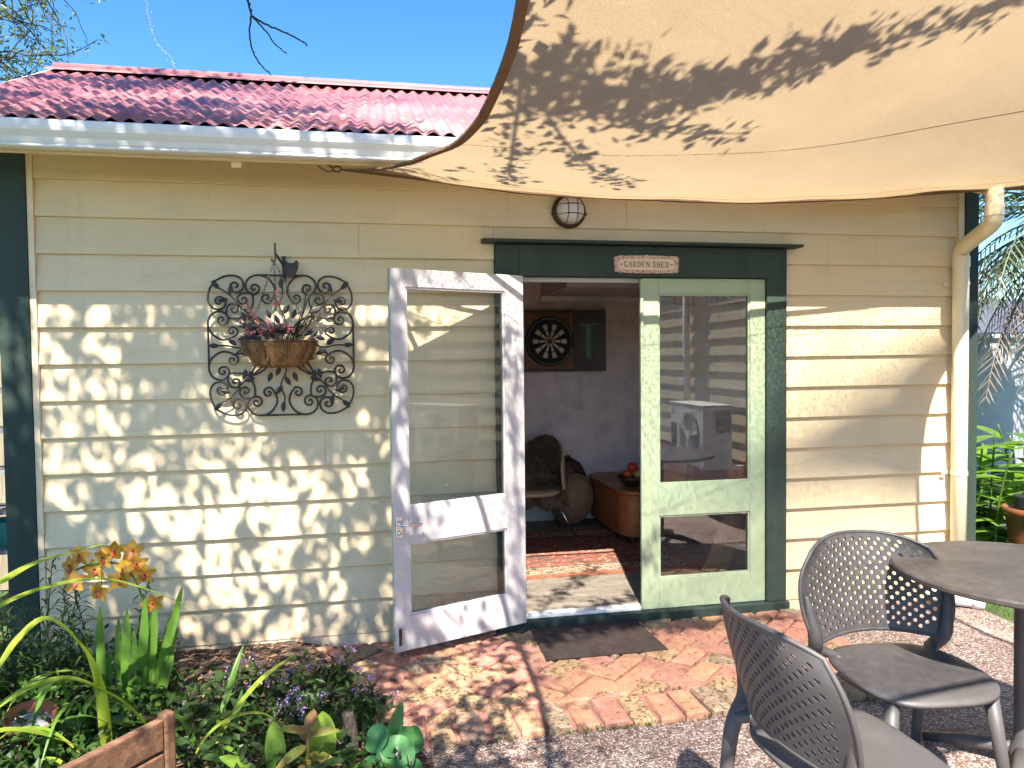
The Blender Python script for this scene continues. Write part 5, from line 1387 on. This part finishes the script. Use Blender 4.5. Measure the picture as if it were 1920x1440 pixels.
tp = thing('terracotta_pot', 'large glazed brown terracotta pot in front of the broad leaved plant', 'pot', (4.66, .30, -.06))
MB().lathe([(0.0, -.055), (.11, -.055), (.12, -.04), (.16, .25), (.175, .40), (.195, .41), (.20, .455), (.185, .46), (.165, .41), (.15, .36), (0, .36)], (4.66, .30, 0), 36).build('pot_body', M('glazed brown terracotta', (0.22, 0.075, 0.03), (0.14, 0.05, 0.025), rough=.3), tp, smooth=True)
MB().lathe([(.166, .40), (0, .405)], (4.66, .30, 0), 24).build('potting_soil', SOIL, tp)
bt = thing('black_tin', 'small black tin with a white mark on the terracotta pot', 'tin', (4.60, .26, .46))
MB().lathe([(0.0, .461), (.105, .461), (.108, .47), (.108, .545), (.10, .552), (0, .552)], (4.60, .27, 0), 28).build('tin_body', M('black enamel', (.02, .02, .022), rough=.35), bt, smooth=False)
MB().lathe([(0.0, .5525), (.055, .5525), (.05, .575), (0, .58)], (4.60, .27, 0), 20).build('lid_boss', M('dark grey enamel', (.06, .06, .065), rough=.4), bt)
MB().add([(4.60 + .1088*math.cos(R(a)), .27 + .1088*math.sin(R(a)), z) for z in (.485, .52) for a in (222, 230, 238)], [(0,1,4,3), (1,2,5,4)]).build('white_mark', WHITE, bt)
# grass at the edge of the concrete
rgs = random.Random(2); mb = MB()
GRASS = leafM('lawn grass', (0.13, 0.22, 0.04), (0.07, 0.13, 0.025), (0.24, 0.30, 0.08), 8, .35)
for i in range(15000):
    x, y = rgs.uniform(3.72, 6.4), rgs.uniform(-1.9, 1.6)
    if x < 3.9 and y > -.02: continue
    d = Vector((rgs.uniform(-.5, .5), rgs.uniform(-.5, .5), 1)); L = rgs.uniform(.03, .075); q = Vector((x, y, -.07)); s_ = d.cross(rvec(rgs)).normalized()*.003
    mb.add([q - s_, q + s_, q + d*L], [(0, 1, 2)])
mb.build('grass', GRASS, kind='stuff', fix=False)['label'] = 'strip of lawn grass beside the aggregate concrete'
# ================================================================ GARDEN BED PLANTS
rq = random.Random(77)
STRAP = leafM('orchid strap leaves', (0.13, 0.25, 0.035), (0.06, 0.14, 0.025), (0.22, 0.34, 0.06), 5, .38, .32)
STRAPY = leafM('yellowing strap leaves', (0.40, 0.46, 0.055), (0.20, 0.32, 0.04), (0.55, 0.52, 0.10), 4, .45, .35)
ORCH = leafM('amber orchid petals', (0.52, 0.33, 0.06), (0.36, 0.17, 0.035), (0.60, 0.44, 0.12), 18, .35, .5)
ORCL = leafM('red orchid lips', (0.42, 0.10, 0.03), (0.25, 0.04, 0.02), None, 30, .25, .5)
DKG = leafM('dark green foliage', (0.045, 0.095, 0.022), (0.02, 0.05, 0.012), (0.09, 0.15, 0.035), 7, .32, .4)
orc = thing('cymbidium_orchid', 'amber flowered orchid with upright strap leaves in the garden bed', 'orchid', (-1.04, -0.66, 0))
U = [((-1.196,-.66),(-1.199,-.62,.484)), ((-1.164,-.66),(-1.18,-.60,.255)), ((-1.087,-.66),(-1.089,-.62,.464)), ((-1.065,-.68),(-1.061,-.62,.365)), ((-1.025,-.66),(-1.012,-.62,.507)),
     ((-1.01,-.64),(-.973,-.60,.48)), ((-1.039,-.66),(-.886,-.58,.346)), ((-.988,-.66),(-.858,-.60,.545)), ((-.965,-.68),(-.899,-.62,.266)), ((-1.065,-.64),(-1.106,-.56,.344)), ((-.954,-.66),(-.909,-.62,.304)), ((-1.13,-.62),(-1.15,-.54,.40)), ((-1.04,-.60),(-1.03,-.5,.42)), ((-.99,-.60),(-.93,-.5,.40))]
for (bx0, by0), tpt in U:
    mb = MB(); b = Vector((bx0, by0, .0)); e = Vector(tpt)
    strap(mb, [b, b.lerp(e, .4) + Vector((rq.uniform(-.008,.008), .0, 0)), b.lerp(e, .75), e], .040, .3, 6, (.8, 1.0, 0), side=(1, .25*rq.uniform(-1, 1), 0))
    mb.build('leaf', STRAP, orc, smooth=True, fix=False)
LV = {'L1': [(-1.42,-1.25,.717), (-1.371,-1.125,.744), (-1.312,-1.0,.776), (-1.224,-.875,.785), (-1.08,-.75,.799)],
 'L2': [(-1.42,-1.3,.61), (-1.344,-1.19,.676), (-1.208,-1.08,.709), (-1.055,-.97,.691), (-.885,-.86,.586), (-.72,-.75,.444)],
 'L3': [(-1.03,-1.1,.05), (-1.035,-1.15,.328), (-1.077,-1.2,.515), (-1.163,-1.25,.634), (-1.23,-1.3,.595), (-1.279,-1.35,.515), (-1.33,-1.4,.40)],
 'L4': [(-.87,-1.0,.03), (-.959,-1.067,.209), (-1.031,-1.133,.31), (-1.117,-1.2,.388), (-1.216,-1.267,.397), (-1.291,-1.333,.367), (-1.36,-1.4,.31)],
 'L5': [(-1.03,-1.18,.04), (-1.1,-1.263,.176), (-1.196,-1.325,.258), (-1.269,-1.388,.302), (-1.33,-1.45,.30)]}
# two long leaves rise from the same clump further towards the edge of the bed
base2 = Vector((-1.62, -1.38, .0))
ar = thing('arching_strap_plant', 'arching yellow green strap leaves sweeping across the corner of the bed', 'plant', (-1.5, -1.35, 0))
for nm, P in LV.items():
    mb = MB(); P = [Vector(q) for q in P]
    if nm in ('L1', 'L2'): P = [base2, base2.lerp(P[0], .6) + Vector((0, 0, .12))] + P
    strap(mb, P, .048 if nm in ('L1', 'L2') else .056, .3, 6, (.8, 1.0, 0))
    mb.build('leaf', STRAPY, ar, smooth=True, fix=False)
for k in range(30):
    b = Vector((rq.uniform(-1.75, -1.12), rq.uniform(-1.55, -.75), .0)); a = rq.uniform(0, 6.28); L = rq.uniform(.18, .42)
    if (b - Vector((-1.33, -1.0, 0))).length < .16: continue
    mb = MB(); strap(mb, [b, b + Vector((math.cos(a)*L*.3, math.sin(a)*L*.3, L*.62)), b + Vector((math.cos(a)*L*.75, math.sin(a)*L*.75, L*.70)), b + Vector((math.cos(a)*L*1.1, math.sin(a)*L*1.1, L*.42))], rq.uniform(.014, .032), .3, 5)
    mb.build('leaf', STRAP if k % 3 else STRAPY, ar, smooth=True, fix=False)
# flower spike
FL_ = [(-1.282,-.6,.712),(-1.184,-.6,.694),(-1.139,-.62,.728),(-1.097,-.62,.64),(-1.02,-.6,.611),(-1.199,-.62,.55),(-.989,-.6,.475),(-1.327,-.58,.655),(-1.073,-.58,.712),(-1.121,-.6,.594),(-1.23,-.58,.637),(-1.30,-.62,.60),(-1.045,-.62,.665)]
stem_ = catmull([(-1.05,-.64,0), (-1.02,-.62,.30), (-1.03,-.60,.50), (-1.10,-.59,.64), (-1.22,-.59,.67), (-1.33,-.59,.63)], 6)
MB().tube(stem_, .005, 6).build('flower_stem', STRAP, orc, smooth=True)
for i, fp in enumerate(FL_):
    c = Vector(fp); face = (Vector((rq.uniform(-.5, .5), -1, rq.uniform(-.35, .25)))).normalized()
    up = Vector((rq.uniform(-.2, .2), 0, 1)); s_ = face.cross(up).normalized(); up = s_.cross(face).normalized()
    mb = MB()
    for a in (90, 162, 234, 306, 18):
        d = s_*math.cos(R(a)) + up*math.sin(R(a)) + face*.25
        oval_leaf(mb, c, d, face, .054, .036, .28 if a != 90 else .1, 6, fold=.25)
    fl_ = mb.build('flower', ORCH, orc, smooth=True, fix=False)
    mb = MB(); oval_leaf(mb, c + face*.006, -up*.7 + face*.7, face, .030, .022, .5, 5, fold=-.3); mb.ball(c + face*.010 + up*.006, .006, nu=8, nv=6)
    mb.build('lip', ORCL, fl_, smooth=True, fix=False)
    q = min(stem_, key=lambda s: (s - c).length)
    MB().tube([q, c - face*.01], .0022, 5).build('flower_stalk', STRAP, orc)
# fine leaved lily-like plants along the side
for j, (cx_, cy_, h_, n_, lab) in enumerate(((-1.52, -.55, .62, 9, 'dark green narrow leaved plant crowding the shed corner board'), (-1.30, -.32, .50, 6, 'narrow leaved green plant behind the amber orchid flowers'), (-1.66, -.95, .50, 8, 'low narrow leaved plant under the arching yellow green leaves'))):
    t_ = thing('narrow_leaved_plant', lab, 'plant', (cx_, cy_, 0), 'narrow leaved plants in the bed')
    for k in range(n_):
        b = Vector((cx_ + rq.uniform(-.16, .16), cy_ + rq.uniform(-.12, .12), 0)); e = b + Vector((rq.uniform(-.16, .16), rq.uniform(-.14, .10), h_*rq.uniform(.7, 1.15)))
        mb = MB().tube([b, b.lerp(e, .5) + Vector((rq.uniform(-.02,.02), 0, 0)), e], [.004, .003, .002], 5)
        for i in range(34):
            f_ = lerp(.1, 1, i/33); q = b.lerp(e, f_); a = i*2.4; d = Vector((math.cos(a), math.sin(a), .35 - .9*(1-f_)*.4))
            L = lerp(.13, .07, f_)*rq.uniform(.8, 1.2)
            strap(mb, [q, q + d*L*.5 + Vector((0, 0, .012)), q + d*L - Vector((0, 0, .02))], .011, .2, 2, (.6, 1, 0))
        mb.build('leafy_stem', DKG, t_, fix=False)
# undergrowth filling the bed
und = MB()
for i in range(7600):
    x, y = rq.uniform(-2.2, .12), rq.uniform(-1.7, -.04); edge = -.27 + (-y)*.34
    if x > edge - .02: continue
    if y > -.42 and x > -1.0 and rq.random() < .9: continue
    if x > -.9 and y > -.62 and rq.random() < .72: continue
    z = bed_h(x, y) + rq.random()**1.4*(.16 if x < -1.0 else .085)
    speck_leaf(und, (x, y, z), rvec(rq) + Vector((0, -.3, .5)), Vector((0, 0, 1)) + rvec(rq)*.6, rq.uniform(.025, .06), rq.uniform(.014, .034))
for i in range(620):
    x, y = rq.uniform(-2.1, .05), rq.uniform(-1.6, -.2); edge = -.30 + (-y)*.34
    if x > edge - .02 or (x > -.95 and y > -.6) or math.hypot(x + 1.33, y + 1.05) < .15: continue
    a = rq.uniform(0, 6.28); z = bed_h(x, y) + rq.uniform(.02, .13)
    oval_leaf(und, (x, y, z), (math.cos(a), math.sin(a), rq.uniform(-.1, .7)), (0, 0, 1), rq.uniform(.05, .11), rq.uniform(.022, .05), rq.uniform(.1, .5), 5, fold=.25)
und.build('undergrowth', DKG, kind='stuff', fix=False)['label'] = 'low green undergrowth covering the garden bed'
# leaf litter and bark on the soil
LIT = leafM('fallen leaves', (0.30, 0.17, 0.10), (0.13, 0.075, 0.05), (0.48, 0.34, 0.22), 25, .1, .8)
lit = MB()
for i in range(2600):
    x, y = rq.uniform(-1.9, .2), rq.uniform(-1.5, -.02); edge = -.20 + (-y)*.36
    if x > edge: continue
    a = rq.uniform(0, 6.28)
    speck_leaf(lit, (x, y, bed_h(x, y) + rq.uniform(.002, .012)), (math.cos(a), math.sin(a), rq.uniform(-.2, .35)), (rq.uniform(-.4, .4), rq.uniform(-.4, .4), 1), rq.uniform(.018, .05), rq.uniform(.010, .024))
for i in range(110):          # a few leaves blown on to the bricks and concrete
    x, y = rq.uniform(-.3, 2.5), rq.uniform(-1.9, -.06)
    if rq.random() < .5: x = rq.uniform(-.25, .7)
    a = rq.uniform(0, 6.28); z = .007 if y > -1.17 else -.027
    speck_leaf(lit, (x, y, z), (math.cos(a), math.sin(a), rq.uniform(.0, .2)), (rq.uniform(-.3, .3), rq.uniform(-.3, .3), 1), rq.uniform(.012, .034), rq.uniform(.007, .016))
lit.build('leaf_litter', LIT, kind='stuff', fix=False)['label'] = 'brown leaf litter scattered over the garden soil'
# moss and small weeds in the joints along the brick edge
MOSS = leafM('moss and small weeds', (0.10, 0.16, 0.03), (0.05, 0.085, 0.02), (0.20, 0.26, 0.06), 20, .25)
ms_ = MB()
for i in range(46):
    x = rq.uniform(-.1, 2.5); y = PYF - .008 + rq.uniform(-.012, .01)
    if rq.random() < .3: x, y = rq.uniform(.0, 2.4), rq.uniform(-.95, -.1)
    for k in range(rq.randint(8, 26)):
        q = Vector((x + rq.gauss(0, .014), y + rq.gauss(0, .008), -.026 if y < PYF + .02 else -.012))
        speck_leaf(ms_, q, rvec(rq) + Vector((0, 0, 1.1)), rvec(rq), rq.uniform(.006, .022), rq.uniform(.004, .008))
ms_.build('moss', MOSS, kind='stuff', fix=False)['label'] = 'moss and tiny weeds along the brick joints'
# lilac flowering plants
LIL = leafM('lilac petals', (0.46, 0.30, 0.62), (0.33, 0.17, 0.48), (0.62, 0.48, 0.72), 25, .3)
spots = [(-.56, -.62, 'lilac flowered plant closest to the orchid leaves'), (-.36, -.80, 'lilac flowered plant in the middle of the bed edge'), (-.18, -.62, 'lilac flowered plant beside the open door end'), (-.02, -.93, 'lilac flowered plant spilling over the brick path'), (-.30, -1.05, 'lilac flowered plant behind the reddish lily plant')]
for (x, y, lab) in spots:
    t_ = thing('lilac_flower_plant', lab, 'flower', (x, y, 0), 'lilac flowers edging the bed'); mb = MB()
    tips = []
    for k in range(13):
        a = rq.uniform(0, 6.28); r_ = rq.uniform(.02, .13); e = Vector((x + r_*math.cos(a), y + r_*math.sin(a), rq.uniform(.08, .20))); b = Vector((x + rq.uniform(-.03, .03), y, .0))
        mb.tube([b, b.lerp(e, .6) + Vector((0, 0, .02)), e], .0018, 4); tips.append(e)
        for i in range(9):
            q = b.lerp(e, rq.uniform(.2, .9)); speck_leaf(mb, q, rvec(rq) + Vector((0, -.2, .2)), (0, 0, 1), rq.uniform(.03, .06), rq.uniform(.012, .022))
    mb.build('stems_and_leaves', DKG, t_, fix=False)
    for e in tips:
        if rq.random() < .25: continue
        mb = MB()
        for i in range(12):
            q = e + Vector((rq.gauss(0, .009), rq.gauss(0, .009), rq.gauss(0, .010)))
            oval_leaf(mb, q, rvec(rq) + Vector((0, -.5, .3)), rvec(rq), .011, .010, .1, 2)
        mb.build('flower_head', LIL, t_, fix=False, kind='stuff')
# reddish lily whorls
RLY = leafM('lily leaves with red tips', (0.26, 0.33, 0.06), (0.26, 0.11, 0.055), (0.36, 0.46, 0.08), 7, .35, .3)
YG = leafM('yellow green leaves', (0.30, 0.44, 0.055), (0.18, 0.32, 0.045), (0.40, 0.52, 0.10), 4, .42, .35)
rl = thing('lily_plant', 'lily like plant with red tipped leaf whorls at the picture edge', 'plant', (-.25, -1.42, 0))
cst = Vector((-.245, -1.40, 0))
MB().tube([(-.255, -1.42, -.02), (-.25, -1.40, .12), (-.243, -1.40, .20)], [.009, .008, .006], 8).build('stem', RLY, rl, smooth=True)
for h_, d, L in ((.195, (-.85, -.25, .42), .115), (.185, (.95, -.2, .22), .125), (.15, (-.8, -.5, -.25), .14), (.115, (.9, -.45, -.10), .13), (.10, (-.2, -.9, -.2), .12), (.20, (.2, .7, .6), .09), (.16, (-.3, .9, .3), .10)):
    mb = MB(); oval_leaf(mb, (-.247, -1.40, h_), d, (0, -.3, 1), L, .046, .12, 8, fold=.3); mb.build('leaf', RLY, rl, smooth=True, fix=False)
for b, e, w_ in (((-.36, -1.40, -.02), (-.372, -1.36, .235), .075), ((-.20, -1.34, -.02), (-.20, -1.30, .225), .10), ((-.40, -1.46, 0), (-.55, -1.44, .16), .09), ((-.14, -1.45, 0), (-.02, -1.50, .085), .08), ((-.44, -1.42, 0), (-.66, -1.46, .08), .08)):
    mb = MB(); b = Vector(b); e = Vector(e); strap(mb, [b, b.lerp(e, .5) + Vector((0, .0, .03)), e], w_, .25, 7, (.6, 1, 0), side=(1, .2, 0) if abs(e.x - b.x) < .1 else None); mb.build('broad_leaf', YG, rl, smooth=True, fix=False)
# round leaved plant
RND = leafM('round fleshy leaves', (0.075, 0.21, 0.06), (0.04, 0.14, 0.045), (0.13, 0.30, 0.10), 6, .25, .22)
ro = thing('round_leaved_plant', 'plant with round fleshy green leaves beside the brick edge', 'plant', (.06, -1.42, 0))
def round_leaf(c, n_, r_, ang, mat):
    n_ = Vector(n_).normalized(); s_ = n_.orthogonal().normalized(); t2 = n_.cross(s_); mb = MB(); vs_ = [Vector(c) - n_*.006]
    for ring in (.5, 1.0):
        for i in range(20):
            a = 2*math.pi*i/20; k = r_*ring*(1 - .22*max(0, math.cos(a - ang))**12)
            vs_.append(Vector(c) + (s_*math.cos(a) + t2*math.sin(a))*k + n_*.010*ring*ring + n_*.004*math.sin(3*a)*ring)
    fs = [(0, 1 + i, 1 + (i+1) % 20) for i in range(20)] + [(1 + i, 21 + i, 21 + (i+1) % 20, 1 + (i+1) % 20) for i in range(20)]
    mb.add(vs_, fs).tube([Vector(c) - n_*.006, (Vector(c)*.4 + Vector((.06, -1.42, 0))*.6), (.06, -1.42, -.01)], .004, 6)
    mb.build('leaf', mat, ro, smooth=True, fix=False)
for c, n_, r_, a in (((.070, -1.46, .105), (-.05, -.75, .7), .072, 0), ((.005, -1.41, .150), (-.5, -.6, .65), .052, 2), ((.125, -1.39, .125), (.45, -.55, .7), .058, 1), ((-.02, -1.48, .07), (-.4, -.6, .7), .05, 3), ((.03, -1.36, .12), (0, -.2, 1), .05, 4), ((.13, -1.48, .05), (.4, -.5, .7), .045, 5)):
    round_leaf(c, n_, r_, a, RND)
mb = MB(); strap(mb, [(.055, -1.40, .0), (.06, -1.39, .12), (.075, -1.38, .20), (.10, -1.37, .265)], .062, .3, 7, (.3, 1, 0), side=(1, .2, 0)); mb.build('upright_leaf', RND, ro, smooth=True, fix=False)
# single strap leaves at the edge of the bed
sp_ = thing('strap_leaf_clump', 'loose clump of pointed strap leaves between orchid and lilac flowers', 'plant', (-.62, -1.05, 0))
for P in ([(-.66,-1.15,-.01), (-.583,-1.062,.115), (-.49,-.975,.21), (-.414,-.888,.246), (-.351,-.8,.258)], [(-.669,-.95,.0), (-.628,-.867,.118), (-.608,-.783,.197), (-.581,-.7,.287)],
          [(-.714,-1.25,.0), (-.631,-1.225,.136), (-.537,-1.2,.187), (-.442,-1.175,.18), (-.365,-1.15,.113)], [(-.60,-1.10,0), (-.56,-1.0,.10), (-.55,-.95,.19)], [(-.66,-1.2,0), (-.62,-1.18,.10), (-.56,-1.2,.16), (-.48,-1.26,.15)], [(-.7,-1.1,0), (-.76,-1.05,.12), (-.86,-1.02,.16)], [(-.62,-1.25,0), (-.57,-1.3,.12), (-.50,-1.36,.12)]):
    mb = MB(); strap(mb, P, .030, .3, 6, (.75, 1, 0)); mb.build('leaf', STRAP if len(P) != 5 else STRAPY, sp_, smooth=True, fix=False)
# grape-leaf ground plant, pot, timber bed end, stake
RL2 = leafM('wrinkled green leaves', (0.10, 0.20, 0.035), (0.05, 0.11, 0.02), None, 10, .3)
gl_ = thing('groundcover_plant', 'wrinkled green leaved plant behind the small terracotta pot', 'plant', (-1.16, -1.0, 0))
for k in range(24):
    a = rq.uniform(0, 6.28); c = Vector((-1.14 + rq.uniform(-.16, .16), -1.0 + rq.uniform(-.14, .14), rq.uniform(.05, .17))); mb = MB()
    oval_leaf(mb, c, (math.cos(a), math.sin(a), .1), (0, -.3, 1), rq.uniform(.06, .10), rq.uniform(.05, .075), .3, 5, fold=.2); mb.tube([(-1.14, -1.0, -.01), c], .002, 4)
    mb.build('leaf', RL2, gl_, smooth=True, fix=False)
sp2 = thing('small_pot', 'small tilted terracotta pot half buried among the bed leaves', 'pot', (-1.33, -.98, .05))
mpot = Matrix.Translation((-1.335, -1.0, .15)) @ Matrix.Rotation(R(14), 4, 'X') @ Matrix.Rotation(R(8), 4, 'Y')
pf = [(0.0, -.10), (.055, -.10), (.082, .0), (.092, .0), (.096, .035), (.088, .038), (.078, .0), (.06, -.01), (0, -.012)]
vs_ = []; fs = []; n = 32
for (r_, h_) in pf:
    for j in range(n): vs_.append(mpot @ Vector((r_*math.cos(2*math.pi*j/n), r_*math.sin(2*math.pi*j/n), h_)))
for i in range(len(pf)-1):
    for j in range(n): fs.append((i*n+j, i*n+(j+1) % n, (i+1)*n+(j+1) % n, (i+1)*n+j))
MB().add(vs_, fs).build('pot_body', TERRA, sp2, smooth=True)
MB().add([mpot @ Vector((.074*math.cos(2*math.pi*j/24), .074*math.sin(2*math.pi*j/24), -.002)) for j in range(24)], [tuple(range(24))]).build('water', M('milky water', (.35, .37, .42), rough=.1), sp2)
tbx = thing('timber_planter', 'weathered brown timber planter corner with rail and end post', 'planter', (-.84, -1.6, -.03))
d = Vector((-.735, -1.45, 0)) - Vector((-1.32, -2.20, 0)); ang_ = math.atan2(d.y, d.x)
mr = Matrix.Translation((-.735, -1.45, 0)) @ Matrix.Rotation(ang_, 4, 'Z')
MB().box(-1.0, -.002, -.016, .016, .215, .325, mr).build('rail', OLDW, tbx, bevel=.006)
MB().box(-1.0, -.002, -.016, .016, .085, .205, mr).build('rail', OLDW, tbx, bevel=.006)
MB().box(0.0, .042, -.022, .026, -.03, .338, mr).build('post', OLDW, tbx, bevel=.008)
stk = thing('garden_stake', 'rounded grey brown timber stake beside the round leaved plant', 'stake', (-.09, -1.24, -.03))
MB().tube(catmull([(-.085, -1.25, -.04), (-.09, -1.255, .08), (-.103, -1.27, .165), (-.108, -1.275, .195), (-.108, -1.275, .203)], 4), [.024]*12 + [.024, .022, .019, .012, .003], 12).build('stake_body', BARK, stk, smooth=True)

# the aggregate's proud stones where the camera is close
STN = [M('pale aggregate stone', (0.36, 0.255, 0.215), (0.14, 0.085, 0.07), (0.66, 0.57, 0.50), scale=70, rough=.6, bs=200), ]
pb = MB()
for i in range(15000):
    x, y = rq.uniform(-.1, 3.70), rq.uniform(-1.95, -.03)
    if x < 2.575 and y > PYF - .015: continue
    if x < .30 and x < -.20 + (-y)*.40: continue
    if math.hypot(x - 1.4, y + 2.3) < .1: continue
    r_ = rq.uniform(.0025, .0062); a = rq.uniform(0, 6.28); k = rq.uniform(.6, 1)
    c_, s_ = math.cos(a)*r_, math.sin(a)*r_
    P = [(x + c_, y + s_), (x - s_*k, y + c_*k), (x - c_, y - s_), (x + s_*k, y - c_*k)]
    pb.add([(px_, py_, -.0305) for px_, py_ in P] + [(x + (px_-x)*.6, y + (py_-y)*.6, -.0305 + r_*.55) for px_, py_ in P], [(0,1,5,4), (1,2,6,5), (2,3,7,6), (3,0,4,7), (4,5,6,7)])
pb.build('pebbles', STN[0], kind='stuff', fix=False)['label'] = 'pale pebbles proud of the exposed aggregate concrete'
